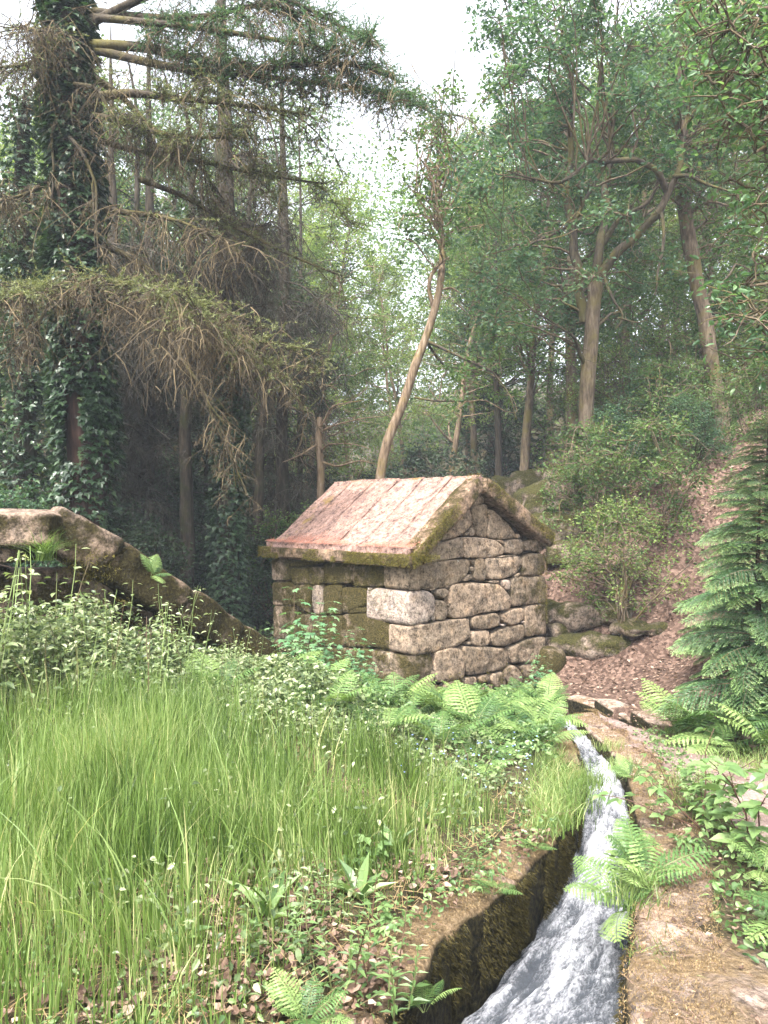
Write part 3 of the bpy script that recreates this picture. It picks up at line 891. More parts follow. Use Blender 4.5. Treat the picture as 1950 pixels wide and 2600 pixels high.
# eave course
ye = [-ov-0.03, 0.62, 1.35, 2.05, HL+0.10]
for k in range(4):
    L_ = ye[k+1]-ye[k]
    v, f = stone_box((0.36, L_+0.01, 0.155), 10, 9, 0.018, 3.5, 40+k)
    mb = MB(); mb.add(v+np.array([0.0, (ye[k]+ye[k+1])/2, 0.975-Z0]), f)
    mb.build('eave_stone', M['eave'], roof, True)
v, f = stone_box((0.34, HL+0.25, 0.15), 10, 9, 0.018, 3.5, 47)
mb = MB(); mb.add(v+np.array([HW-0.06, HL/2, 1.12-Z0]), f); mb.build('eave_stone', M['eave'], roof, True)
v, f = stone_box((0.34, 0.3, 0.17), 6, 6, 0.02, 3.5, 48)
mb = MB(); mb.add(v+np.array([HW+0.05, 0.28, 1.13-Z0]), f); mb.build('eave_stone', M['eave'], roof, True)
# mossy verges
for (xa, za, xb, zb, sd_) in ((-0.04, EAVE_L-0.03, RIDGE_X, RIDGE_Z-0.075, 61), (HW+0.0, EAVE_R-0.06, RIDGE_X, RIDGE_Z-0.075, 62)):
    Lx = math.hypot(xb-xa, zb-za)
    v, f = stone_box((Lx, 0.30, 0.23), 14, 9, 0.022, 3.2, sd_)
    ang = math.atan2(zb-za, xb-xa)
    w = v.copy(); w[:, 0] = v[:, 0]*math.cos(ang)-v[:, 2]*math.sin(ang); w[:, 2] = v[:, 0]*math.sin(ang)+v[:, 2]*math.cos(ang)
    mb = MB(); mb.add(w+np.array([(xa+xb)/2, -ov+0.085, (za+zb)/2-0.035-Z0]), f)
    mb.build('verge_stone', M['eave'], roof, True)

def fuzz(mb, pos, rng, L, up=(0, 0, 1), spread=0.6, w=0.004, tint=None):
    n = len(pos)
    a = rng.normal(size=(n, 3))*spread+np.asarray(up)
    leaves(mb, pos, a, rng.normal(size=(n, 3)), L*rng.uniform(.5, 1.4, n), w, 'needle', rng.uniform(0, 1, n) if tint is None else tint)

rng = np.random.default_rng(77)
mb = MB()
n = 9000
yv = rng.uniform(-ov-0.06, HL+0.12, n); lip = rng.uniform(0, 1, n)
keep = fbm(np.c_[yv*2.2, np.zeros(n), np.zeros(n)], 4, 3) > -0.35+0.5*(yv > 1.0)*(lip > .5)
p = np.c_[-0.175+0.03*rng.normal(size=n)*0.4, yv, 0.90+0.16*lip-Z0][keep]
fuzz(mb, p, rng, 0.04, (-0.8, 0, -0.45), 0.5, 0.006)
n = 9000
t = rng.uniform(-0.02, 1, n)**1.4; left = rng.uniform(0, 1, n) < 0.62
xv = np.where(left, -0.12+(RIDGE_X+0.1)*t, HW-0.02-(HW-RIDGE_X)*t)
zt = np.where(left, EAVE_L+(RIDGE_Z-EAVE_L)*t, EAVE_R+(RIDGE_Z-EAVE_R)*t)
band = rng.uniform(0, 1, n)
yy_ = np.where(band < .5, -ov-0.08+0.02*rng.normal(size=n), -ov-0.08+0.30*rng.uniform(0, 1, n)**2)
zz_ = np.where(band < .5, zt-0.16*rng.uniform(0, 1, n), zt+0.012)
k_ = fbm(np.c_[xv*3, yy_*3, zz_*3], 8, 3) > np.where(t < .3, -.5, .05)
fuzz(mb, np.c_[xv, yy_, zz_-Z0][k_], rng, 0.035, (0, -0.5, 0.2), 0.6, 0.006)
n = 2500
fuzz(mb, np.c_[-0.1+0.45*rng.uniform(0, 1, n)**2, -ov-0.1+0.9*rng.uniform(0, 1, n)**2, np.full(n, EAVE_L-0.02-Z0)+rng.normal(0, .03, n)], rng, 0.05, (-.5, -.4, -.5), 0.6, 0.006)
o = mb.build('moss', M['moss_fuzz'], roof); o['kind'] = 'stuff'
# drifts of fallen red needles along the eave, thin scatter higher up
mb = MB()
n = 11000
t = rng.beta(1.0, 4.6, n)*0.95
yv = rng.uniform(-ov, HL+0.04, n)
lowcut = fbm(np.c_[yv*3, t*6, np.zeros(n)], 15, 3)
keep = ((t < 0.12+0.13*lowcut) & (fbm(np.c_[yv*7, t*25, np.zeros(n)], 16, 2) > -.35)) | ((lowcut > 0.45-0.2*(t < .3)) & (rng.uniform(0, 1, n) < .5))
t, yv = t[keep], yv[keep]
xv = -0.14+(RIDGE_X+0.14)*t
zv = EAVE_L+(RIDGE_Z-EAVE_L)*t+0.10*np.clip(1-t/0.16, 0, 1)**1.5+0.012+0.012*rng.uniform(0, 1, len(t))
ax = rng.normal(size=(len(t), 3)); ax[:, 2] = ax[:, 0]*0.7+rng.normal(0, .25, len(t))
leaves(mb, np.c_[xv, yv, zv-Z0], ax, rng.normal(size=(len(t), 3))*.4+np.array([-.5, 0, 1]), rng.uniform(.02, .06, len(t)), 0.005, 'needle', rng.uniform(0, 1, len(t)))
o = mb.build('fallen_needles', M['needle_red'], roof); o['kind'] = 'stuff'
# moss hanging on the walls
mb = MB()
n = 6000
a = rng.uniform(0.3, 2.6, n); z = rng.uniform(-0.7, 0.8, n)
k_ = fbm(np.c_[a*2.5, z*2.5, np.zeros(n)], 31, 3) > 0.0
fuzz(mb, np.c_[np.full(n, -0.055), a, z-Z0][k_], rng, 0.028, (-.8, 0, -.3), .5, 0.005)
n = 5000
a = np.where(rng.uniform(0, 1, n) < .5, HW-0.02-0.25*rng.uniform(0, 1, n)**2, rng.uniform(0, HW, n)); z = np.where(a > HW-.3, rng.uniform(-1, 1, n), -0.62-0.4*rng.uniform(0, 1, n))
k_ = fbm(np.c_[a*3.5, z*3.5, np.zeros(n)], 33, 3) > 0.15
fuzz(mb, np.c_[a, np.full(n, -0.05), z-Z0][k_], rng, 0.028, (0, -.8, -.2), .5, 0.005)
o = mb.build('moss', M['moss_fuzz'], hut); o['kind'] = 'stuff'

# ------------------------------------------------------------------ the water channel
def poly_len(pl):
    s = np.concatenate(([0], np.cumsum(np.linalg.norm(np.diff(pl, axis=0), axis=1))))
    return s
def along(pl, s):
    L_ = poly_len(pl)
    return np.array([np.interp(s, L_, pl[:, 0]), np.interp(s, L_, pl[:, 1])]).T

def channel_side(name, label, pl, outw, width, cuts, seed, mossv, groupcol):
    root = thing(name, label, 'channel wall', (float(pl[3][0]), float(pl[3][1]), float(slope_z(pl[3][1]))-0.6))
    rl = np.array(root.location)
    for k in range(len(cuts)-1):
        a = along(pl, np.array([cuts[k], cuts[k+1]]))
        d = a[1]-a[0]; L_ = np.linalg.norm(d); d = d/L_
        nrm = np.array([d[1], -d[0]])*outw           # away from the water
        w = width if np.isscalar(width) else float(np.interp(cuts[k], [0, 2.0, 2.6, 3.4, 12], width))
        c = (a[0]+a[1])/2+nrm*w/2
        v, f = stone_box((L_+0.03, w, 0.9), 18, 10, 0.026, 4.5, seed+k)
        ang = math.atan2(d[1], d[0])
        v = rot2(v, ang)
        zc = slope_z(c[1])
        # tilt with the fall of the ground
        slope = (slope_z(a[1][1])-slope_z(a[0][1]))/L_
        along_c = v[:, 0]*d[0]+v[:, 1]*d[1]
        v[:, 2] += along_c*slope
        rg = np.random.default_rng(seed+k)
        v = v+np.array([c[0], c[1], zc-0.45+rg.uniform(-.022, .022)])
        mb = MB(); mb.add(v, f)
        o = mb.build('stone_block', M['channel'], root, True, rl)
        o['moss'] = float(mossv+rg.uniform(-.12, .12)) if not (outw > 0 and cuts[k] > 5.5) else 0.0
    return root, rl
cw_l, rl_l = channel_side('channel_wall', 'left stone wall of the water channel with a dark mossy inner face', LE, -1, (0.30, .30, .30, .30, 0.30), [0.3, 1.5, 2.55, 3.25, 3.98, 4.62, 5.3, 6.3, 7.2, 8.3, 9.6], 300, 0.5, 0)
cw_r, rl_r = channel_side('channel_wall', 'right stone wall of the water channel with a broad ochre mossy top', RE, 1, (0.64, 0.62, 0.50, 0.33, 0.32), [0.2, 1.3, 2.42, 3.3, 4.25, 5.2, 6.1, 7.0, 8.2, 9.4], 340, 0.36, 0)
# moss on tops and inner faces
def wall_moss(root, rl, pl, outw, w, n, nface, rng, facemat):
    L_ = poly_len(pl)[-1]
    s = rng.uniform(0.8, L_-.1, n)
    q = along(pl, s); q2 = along(pl, s+.05)
    d = unit(q2-q); nr = np.c_[d[:, 1], -d[:, 0]]*outw
    o_ = rng.uniform(0, 1, n)
    q = q+nr*(o_*w)[:, None]
    k_ = fbm(np.c_[q*2.6, np.zeros(n)], 52, 3) > -0.15
    mb = MB()
    fuzz(mb, np.c_[q, slope_z(q[:, 1])+0.012][k_]-rl, rng, 0.011, (0, 0, 1), .7, 0.0035)
    o = mb.build('moss', M['moss_dry'], root); o['kind'] = 'stuff'
    s = rng.uniform(0.8, L_-.1, nface)
    q = along(pl, s); q2 = along(pl, s+.05)
    d = unit(q2-q); nr = np.c_[d[:, 1], -d[:, 0]]*outw
    h = rng.uniform(0, 1, nface)
    mb = MB()
    p = np.c_[q-nr*0.005, slope_z(q[:, 1])-0.02-0.33*h]
    k_ = fbm(p*np.array([4, 4, 2.]), 57, 3) > -0.25
    a = np.c_[-nr, np.full(nface, -0.8)]+rng.normal(0, .45, (nface, 3))
    leaves(mb, p[k_]-rl, a[k_], rng.normal(size=(k_.sum(), 3)), rng.uniform(.012, .032, k_.sum()), .005, 'needle', rng.uniform(0, 1, k_.sum()))
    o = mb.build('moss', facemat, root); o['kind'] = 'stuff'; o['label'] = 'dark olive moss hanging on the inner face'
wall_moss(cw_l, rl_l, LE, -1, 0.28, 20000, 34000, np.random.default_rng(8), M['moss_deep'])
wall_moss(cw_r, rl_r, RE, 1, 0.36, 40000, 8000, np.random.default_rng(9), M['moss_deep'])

# the rushing water
def water_mat():
    m, nt, out = mat_new('water')
    L = nt.links.new
    uv = N(nt, 'ShaderNodeUVMap', uv_map='flow')
    mp = N(nt, 'ShaderNodeMapping'); mp.inputs['Scale'].default_value = (11.0, 2.6, 1)
    L(uv.outputs[0], mp.inputs[0])
    n1 = N(nt, 'ShaderNodeTexNoise', i_Scale=1.6, i_Detail=9.0, i_Roughness=0.72, i_Distortion=1.1)
    L(mp.outputs[0], n1.inputs[0])
    mp2 = N(nt, 'ShaderNodeMapping'); mp2.inputs['Scale'].default_value = (60.0, 24.0, 1)
    L(uv.outputs[0], mp2.inputs[0])
    n2 = N(nt, 'ShaderNodeTexNoise', i_Scale=1.5, i_Detail=6.0, i_Roughness=0.75, i_Distortion=0.6)
    L(mp2.outputs[0], n2.inputs[0])
    at = N(nt, 'ShaderNodeAttribute', attribute_name='foam')
    s = N(nt, 'ShaderNodeMath', operation='MULTIPLY_ADD'); s.inputs[1].default_value = 0.55
    L(n1.outputs[0], s.inputs[0]); L(at.outputs['Fac'], s.inputs[2])
    s2 = N(nt, 'ShaderNodeMath', operation='MULTIPLY_ADD'); s2.inputs[1].default_value = 1.0
    L(n2.outputs[0], s2.inputs[0]); L(s.outputs[0], s2.inputs[2])
    r = ramp(nt, [(0.66, (.03, .03, .03)), (0.77, (.22, .22, .22)), (0.88, (.55, .55, .55)), (1.0, (1, 1, 1))]); L(s2.outputs[0], r.inputs[0])
    foam = N(nt, 'ShaderNodeBsdfPrincipled', i_Roughness=0.55)
    foam.inputs['Base Color'].default_value = (0.46, 0.465, 0.505, 1)
    dark = N(nt, 'ShaderNodeBsdfPrincipled', i_Roughness=0.12)
    dark.inputs['Base Color'].default_value = (0.03, 0.037, 0.048, 1)
    dark.inputs['Specular IOR Level'].default_value = 0.6
    bp = N(nt, 'ShaderNodeBump', i_Strength=0.8, i_Distance=0.03)
    L(s2.outputs[0], bp.inputs['Height'])
    L(bp.outputs[0], foam.inputs['Normal']); L(bp.outputs[0], dark.inputs['Normal'])
    mx = N(nt, 'ShaderNodeMixShader')
    L(r.outputs[0], mx.inputs[0]); L(dark.outputs[0], mx.inputs[1]); L(foam.outputs[0], mx.inputs[2])
    L(mx.outputs[0], out.inputs[0])
    return m
M['water'] = water_mat()
ny, nx = 520, 30
yy = np.linspace(0.3, 9.4, ny)
lx, rx = left_x(yy)-0.04, right_x(yy)+0.04
U = np.linspace(0, 1, nx)
WX = lx[:, None]+(rx-lx)[:, None]*U[None]
WY = np.repeat(yy[:, None], nx, 1)
flat = np.stack([(WX-lx[:, None])*15, WY*2.0, 0*WX], -1).reshape(-1, 3)
turb = fbm(flat, 71, 4).reshape(ny, nx)
turb2 = fbm(flat*np.array([2.6, 5.0, 1]), 75, 3).reshape(ny, nx)
drop = np.interp(yy, [0, 2.4, 3.2, 4.0, 4.7, 5.4, 6.2, 9.5], [.50, .47, .44, .36, .27, .19, .13, .09])
WZ = slope_z(WY)-drop[:, None]+0.022*turb+0.012*turb2-0.05*(2*np.abs(U-0.5))[None]**3
foam = 0.0+0.13*turb+0.12*turb2-0.17*(2*np.abs(U-0.5))[None]**3-0.05*sstep(3.6, 2.8, WY)+0.10*sstep(3.4, 4.6, WY)-0.16*sstep(3.3, 2.5, WY)*sstep(0.35, 0.95, U)[None]
foam = foam-0.12*sstep(3.2, 2.3, WY)*sstep(.5, .05, U)[None]
jj = (np.arange(ny-1)[:, None]*nx+np.arange(nx-1)[None])
wm = MB(); wm.add(np.stack([WX, WY, WZ], -1).reshape(-1, 3), np.stack([jj, jj+1, jj+nx+1, jj+nx], -1).reshape(-1, 4))
wo_ = wm.build('water', M['water'], None, True)
tag(wo_, 'white rushing water in the narrow stone channel', None, None, 'structure')
fa = wo_.data.attributes.new('foam', 'FLOAT', 'POINT'); fa.data.foreach_set('value', foam.astype(np.float32).ravel())
uvl = wo_.data.uv_layers.new(name='flow')
vi = np.zeros(len(wo_.data.loops), np.int32); wo_.data.loops.foreach_get('vertex_index', vi)
uvs = np.stack([np.repeat(U[None]*0.6, ny, 0), WY], -1).reshape(-1, 2)[vi]
uvl.data.foreach_set('uv', uvs.astype(np.float32).ravel())

# low kerb stones past the ditch
KB = np.array([(2.42, 10.5), (2.74, 9.9), (2.86, 8.9), (2.95, 7.7)])
for k, (a, b, lab) in enumerate(((0.0, 0.62, 'pale low kerb stone nearest the hut across the dark ditch'), (0.66, 1.7, 'long low kerb stone in the middle across the dark ditch'), (1.74, 2.85, 'low kerb stone across the ditch nearest the path ferns'))):
    q = along(KB, np.array([a, b])); d = q[1]-q[0]; L_ = np.linalg.norm(d)
    v, f = stone_box((L_+.05, 0.3, 0.5), 12, 12, 0.018, 3.5, 400+k)
    v = rot2(v, math.atan2(d[1], d[0]))
    c = q.mean(0)+np.array([.13, .02])
    zc = float(ground(np.array([c[0]]), np.array([c[1]]))[0])
    mb = MB(); mb.add(v+np.array([0, 0, -0.25]), f)
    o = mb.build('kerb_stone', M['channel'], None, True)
    o.location = (c[0], c[1], zc)
    o['moss'] = 0.1
    tag(o, lab, 'kerb stone', 'kerb stones along the ditch')

# ------------------------------------------------------------------ the ruined wall on the left
ruin = thing('ruined_wall', 'ruined mossy stone wall with long sloping coping stones descending to the hut', 'wall', (-2.9, 7.2, 0))
rl = np.array(ruin.location)
def ruin_stone(a, b, h, dep, seed, moss, name='coping_stone', n=16, amp=0.045):
    a, b = np.array(a), np.array(b)
    d = b-a; L_ = np.linalg.norm(d)
    v, f = stone_box((L_*1.03, dep, h), n, 11, amp, 2.6, seed)
    ex = d/L_; ey = unit(np.cross(np.array([0, 0, 1.0]), ex)); ez = np.cross(ex, ey)
    w = v[:, 0:1]*ex+v[:, 1:2]*ey+v[:, 2:3]*ez
    mb = MB(); mb.add(w+(a+b)/2-rl, f)
    o = mb.build(name, M['ruin'], ruin, True); o['moss'] = moss
    return o
def RP(X, Y, d): return P(X, Y, d)
ruin_stone(RP(-160, 1140, 7.0), RP(132, 1146, 7.2), 0.34, 0.75, 501, 0.3, 'capping_slab')
ruin_stone(RP(-160, 1196, 7.05), RP(62, 1200, 7.15), 0.17, 0.6, 502, 0.2, 'capping_slab')
ruin_stone(RP(100, 1135, 7.4), RP(232, 1208, 7.7), 0.44, 0.62, 503, 0.42)
ruin_stone(RP(222, 1205, 7.7), RP(372, 1308, 8.2), 0.42, 0.6, 504, 0.5)
ruin_stone(RP(362, 1300, 8.2), RP(490, 1378, 8.8), 0.40, 0.56, 505, 0.62)
ruin_stone(RP(478, 1370, 8.8), RP(604, 1450, 9.4), 0.38, 0.55, 506, 0.72)
ruin_stone(RP(-620, 1150, 6.9), RP(-165, 1140, 7.0), 0.36, 0.7, 507, 0.4, 'capping_slab')
ruin_stone(RP(-640, 1230, 7.0), RP(-150, 1225, 7.1), 0.34, 0.6, 508, 0.4, 'capping_slab')
for (X, Y, d, sx, sy, sz, sd_) in ((-300, 1350, 7.2, 1.4, .5, .7, 9), (-560, 1350, 7.1, 1.2, .5, .7, 10), (40, 1290, 7.3, .9, .5, .5, 1), (-90, 1275, 7.2, .8, .5, .45, 2), (150, 1290, 7.6, .7, .5, .35, 3), (235, 1330, 7.9, .8, .5, .4, 4), (330, 1385, 8.3, .8, .5, .4, 5), (430, 1450, 8.8, .8, .5, .4, 6), (60, 1390, 7.3, 1.3, .5, .5, 7), (250, 1410, 7.9, 1.3, .5, .5, 8)):
    v, f = stone_box((sx, sy, sz), 10, 9, 0.05, 3.4, 510+sd_)
    mb = MB(); mb.add(rot2(v, 0.4)+P(X, Y, d)+np.array([0, .18, 0])-rl, f)
    o = mb.build('rubble_stone', M['ruin'], ruin, True); o['moss'] = .35
mb = MB()
n = 7000
t = rng.uniform(0, 1, n)
A_ = np.array([RP(110, 1100, 7.3), RP(232, 1165, 7.6), RP(372, 1262, 8.1), RP(490, 1338, 8.7), RP(604, 1412, 9.3)])
tt = t*4; i_ = np.minimum(tt.astype(int), 3); fr = (tt-i_)[:, None]
q = A_[i_]*(1-fr)+A_[i_+1]*fr
side = rng.uniform(0, 1, n)
q = q+np.c_[-0.1*side, -0.28*np.ones(n), -0.05-0.36*side]+rng.normal(0, .02, (n, 3))
k_ = fbm(q*3, 41, 3) > 0
fuzz(mb, q[k_]-rl, rng, 0.035, (0, -.8, -.3), .6, .006)
o = mb.build('moss', M['moss_fuzz'], ruin); o['kind'] = 'stuff'

# ------------------------------------------------------------------ trees
def wander(rng, p, d, L, segs, wig, trop):
    pts = [np.array(p, float)]; d = unit(d)
    for _ in range(segs):
        d = unit(d+rng.normal(0, wig, 3)+np.array([0, 0, trop]))
        pts.append(pts[-1]+d*L/segs)
    return np.array(pts)

def limb_to(rng, mb, a, b, r0, r1, sag=0.12, wig=0.06, k=7, sides=5, mat=0):
    """a curved limb from a to b"""
    a, b = np.array(a, float), np.array(b, float)
    L = np.linalg.norm(b-a)
    t = np.linspace(0, 1, k)[:, None]
    p = a*(1-t)+b*t
    p = p+np.sin(PI*t)*rng.normal(0, wig, 3)*L+np.c_[0*t, 0*t, np.sin(PI*t)*sag*L]
    p[1:-1] += rng.normal(0, 0.025*L, (k-2, 3))
    tube(mb, p, np.linspace(r0, r1, k), sides, 0.5, mat)
    return p

def clump_leaves(rng, lm, c, n, sx, sz, L, ratio, shape='kite', droop=0.3, up=0.8, tint=None):
    p = rng.normal(size=(n, 3))
    p = p/np.maximum(1, np.linalg.norm(p, axis=1, keepdims=True)*0.75)
    p = c+p*np.array([sx, sx, sz])
    rand_leaves(lm, p, rng, L, ratio, shape, up, droop, tint)

def leafy_tree(rng, tm, lm, skel, clumps, nleaf, csize, L, ratio=0.55, limb_r=0.05, twigs=5, shape='kite', sprays=6):
    """skel: (M,4) points x,y,z,r on the trunk and main limbs; every clump gets a limb, twigs and leaves"""
    skel = np.asarray(skel)
    for c in clumps:
        c = np.asarray(c, float)
        dv = c-skel[:, :3]
        dist = np.linalg.norm(dv, axis=1)+np.where(dv[:, 2] < 0.1, 2.5, 0)
        j = int(np.argmin(dist*rng.uniform(.85, 1.15, len(dist))))
        r0 = min(skel[j, 3]*0.55, limb_r)
        limb_to(rng, tm, skel[j, :3], c, r0, 0.012, 0.08, 0.07, 7, 5)
        cs = csize*rng.uniform(.7, 1.3)
        base_t = rng.uniform(0.1, 0.9)
        m = max(3, int(sprays*rng.uniform(.7, 1.3)))
        d = unit(rng.normal(size=(m, 3))*np.array([1, 1, .55])+np.array([0, 0, .15]))
        pts = strands(tm, np.repeat(c[None], m, 0), d, cs*rng.uniform(.7, 1.3, m), 4, 0.011, rng, 0.15, 0.25, 0.5)
        n = int(nleaf*rng.uniform(.6, 1.4))
        q = pts[rng.integers(0, m, n), rng.integers(1, 5, n)]+rng.normal(0, cs*0.17, (n, 3))
        rand_leaves(lm, q, rng, L, ratio, shape, .8, .3, np.clip(base_t+rng.normal(0, .22, n), 0, 1))

def skel_of(pts, rad):
    return np.c_[np.asarray(pts), np.broadcast_to(rad, (len(pts),))]

# --- generic woodland trees: a handful of shapes, each standing many times
def make_generic(seed, h, trunk_r, crown_lo, crown_r, nclump, nleaf, L, leafmat, barkmat, csize, lean=0.06, light=False, shape='kite'):
    rng = np.random.default_rng(seed)
    tm, lm = MB(), MB()
    pts = wander(rng, (0, 0, -0.5), (rng.normal(0, lean), rng.normal(0, lean), 1), h*0.96, 14, 0.05, 0.08)
    rad = trunk_r*(np.linspace(1, 0.12, len(pts))**0.85)
    rad[0] *= 1.35
    tube(tm, spline(pts, 3), np.interp(np.linspace(0, 1, (len(pts)-1)*3+1), np.linspace(0, 1, len(pts)), rad), 9)
    sk = [skel_of(pts[3:], rad[3:])]
    for k in range(7):
        j = rng.integers(4, len(pts)-2)
        a = rng.uniform(0, 2*PI)
        b = wander(rng, pts[j], (math.cos(a), math.sin(a), rng.uniform(.3, 1.1)), crown_r*rng.uniform(.6, 1.1), 6, .12, .06)
        rr = np.linspace(rad[j]*.5, 0.02, len(b))
        tube(tm, b, rr, 6)
        sk.append(skel_of(b, rr))
    sk = np.vstack(sk)
    cl = []
    for k in range(nclump):
        t = rng.uniform(0, 1)**0.85
        z = h*(crown_lo+(1.02-crown_lo)*t)
        rr = crown_r*math.sin(PI*(0.16+0.80*t))**0.8*math.sqrt(rng.uniform(.05, 1))
        a = rng.uniform(0, 2*PI)
        ax = np.array([np.interp(z, pts[:, 2], pts[:, 0]), np.interp(z, pts[:, 2], pts[:, 1])])
        cl.append((ax[0]+rr*math.cos(a), ax[1]+rr*math.sin(a), z))
    leafy_tree(rng, tm, lm, sk, cl, nleaf, csize, L, 0.55, 0.05, shape=shape)
    return tm.mesh('trunk', M[barkmat], True), lm.mesh('crown', M[leafmat])

GEN = {
    'broad': make_generic(1, 15, 0.22, 0.30, 3.6, 95, 165, 0.13, 'leaf_mid', 'bark', 0.85),
    'pale': make_generic(2, 16, 0.17, 0.28, 2.9, 85, 150, 0.12, 'leaf_light', 'bark_pale', 0.8),
    'tall': make_generic(3, 18, 0.20, 0.40, 2.6, 80, 160, 0.13, 'leaf_blue', 'bark', 0.85, 0.04),
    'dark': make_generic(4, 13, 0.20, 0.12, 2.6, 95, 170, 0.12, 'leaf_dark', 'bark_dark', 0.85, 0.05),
    'sprawl': make_generic(5, 10, 0.14, 0.18, 2.8, 75, 150, 0.11, 'leaf_mid', 'bark', 0.75, 0.12),
}
def plant_tree(name, kind, X, d, sc, rz, label, group=None, dz=0.0, sxy=1.0):
    x = (X-829.5)/1654*d
    z = float(ground(np.array([x]), np.array([float(d)]))[0])
    t = thing(name, label, 'tree', (x, d, z+dz), rz, group, (sc*sxy, sc*sxy, sc))
    tr, cr = GEN[kind]
    link('trunk', tr, t); link('crown', cr, t)
    return t
GF = 'woodland trees standing behind the hut'
FAR = [  # name, shape, where across, distance, size, turn, label
    ('oak_tree', 'broad', 1130, 23, .72, 0.3, 'young oak with pale brown trunk between the hut gable and the big oak'),
    ('oak_tree', 'broad', 1240, 22, .9, 2.2, 'stout oak half hidden directly behind the forked oak'),
    ('birch_tree', 'pale', 955, 27, .78, 1.0, 'slim tan trunked tree seen just above the middle of the roof ridge'),
    ('birch_tree', 'pale', 1003, 30, .82, 2.4, 'thin pale tree rising behind the right end of the roof ridge'),
    ('woodland_tree', 'tall', 1045, 28, .72, 4.0, 'dark slender tree above the gable peak'),
    ('woodland_tree', 'pale', 740, 29, .78, 5.0, 'tall hazy tree behind the dead stump above the roof'),
    ('woodland_tree', 'pale', 640, 26, .82, 0.7, 'tall bluish tree between the second ivy trunk and the hut'),
    ('woodland_tree', 'pale', 560, 33, .95, 1.9, 'broad crowned tree far behind the hanging dead twigs'),
    ('woodland_tree', 'pale', 850, 38, .92, 3.0, 'rounded hazy tree far beyond the leaning trunk'),
    ('woodland_tree', 'pale', 700, 40, 1.0, 4.4, 'pale green hazy tree far behind the roof below the sky gap'),
    ('woodland_tree', 'pale', 1090, 36, .95, 5.3, 'pale far tree left of the young oak'),
    ('woodland_tree', 'pale', 1010, 42, .9, .2, 'distant rounded tree under the sky gap'),
    ('birch_tree', 'pale', 20, 22, .95, .9, 'pale yellowish tree against the sky at the left edge'),
    ('birch_tree', 'pale', 110, 28, 1.05, 2.9, 'pale thin tree behind the ivy clad conifer'),
    ('woodland_tree', 'tall', 250, 27, 1.0, 3.9, 'tall tree right behind the ivy clad conifer boughs'),
    ('woodland_tree', 'broad', 380, 30, 1.05, 5.7, 'large crowned tree behind the hanging boughs'),
    ('woodland_tree', 'tall', 470, 36, 1.1, .1, 'tall far tree behind the second ivy trunk'),
    ('woodland_tree', 'pale', -120, 30, 1.0, 1.3, 'pale tree beyond the ivy thicket at the left edge'),
    ('woodland_tree', 'broad', 1340, 27, .95, 1.1, 'green tree on the slope between the two big right trunks'),
    ('woodland_tree', 'pale', 1440, 30, 1.0, 2.0, 'bright yellow green tree on the hillside behind the limbs of the oak'),
    ('woodland_tree', 'broad', 1560, 28, .9, 3.3, 'leafy tree high on the slope behind the right trunk'),
    ('woodland_tree', 'pale', 1660, 24, .85, 4.6, 'light green tree on the slope at the right edge'),
    ('woodland_tree', 'pale', 1270, 36, 1.0, 5.9, 'pale hillside tree far behind the forked oak'),
    ('woodland_tree', 'tall', 1760, 20, .9, .5, 'tall tree beyond the right edge of the slope'),
]
for nm, kd, X, d, sc, rz, lab in FAR:
    plant_tree(nm, kd, X, d, sc, rz, lab, GF)
MORE = [('woodland_tree', 'pale', 590, 37, 1.1, .7, 'wide hazy tree between the hanging dead twigs and the sky gap'), ('woodland_tree', 'pale', 660, 34, .95, 2.7, 'pale hazy tree whose crown ends at the left side of the sky gap'), ('woodland_tree', 'pale', 775, 34, .78, 3.7, 'hazy tree under the tips of the dark conifer boughs'),
  ('woodland_tree', 'pale', 900, 33, .75, 4.7, 'hazy tree right behind the leaning trunk'), ('woodland_tree', 'broad', 1060, 33, .9, 1.7, 'hazy tree left of the oak crown'), ('woodland_tree', 'tall', 1190, 32, .9, 2.5, 'tall tree behind the boulders left of the forked oak'),
  ('woodland_tree', 'pale', 1400, 35, 1.05, .4, 'pale far hillside tree behind the oak limbs'), ('woodland_tree', 'broad', 1500, 36, 1.1, 1.4, 'far hillside tree behind the tall right trunk'), ('woodland_tree', 'broad', 60, 34, 1.1, 2.2, 'green tree far behind the left edge thicket'), ('woodland_tree', 'broad', 200, 36, 1.2, 3.2, 'green tree far behind the big ivy trunk'),
  ('woodland_tree', 'broad', 300, 33, 1.1, 4.2, 'green tree far behind the mossy boughs'), ('woodland_tree', 'pale', 430, 40, 1.2, 5.2, 'pale tree far behind between the two ivy trunks'), ('woodland_tree', 'pale', 520, 30, .95, 6.0, 'pale tree just right of the second ivy conifer')]
for nm, kd, X, d, sc, rz, lab in MORE:
    plant_tree(nm, kd, X, d, sc, rz, lab, GF)
DARKS = [(300, 20, .8, 'dark evergreen in the shade behind the first ivy trunk'), (360, 24, .9, 'dark evergreen between the two ivy trunks'), (560, 22, .75, 'dark evergreen left of the hut roof'),
         
         (440, 31, .95, 'dark evergreen deep behind the black trunk'), (180, 21, .85, 'dark evergreen behind the ruined wall'), (40, 18, .7, 'dark evergreen by the left edge behind the ruined wall')]
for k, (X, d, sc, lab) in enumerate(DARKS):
    plant_tree('evergreen_tree', 'dark', X, d, sc, k*1.7, lab, 'dark evergreens in the shade behind the hut', -0.3, 1.1)

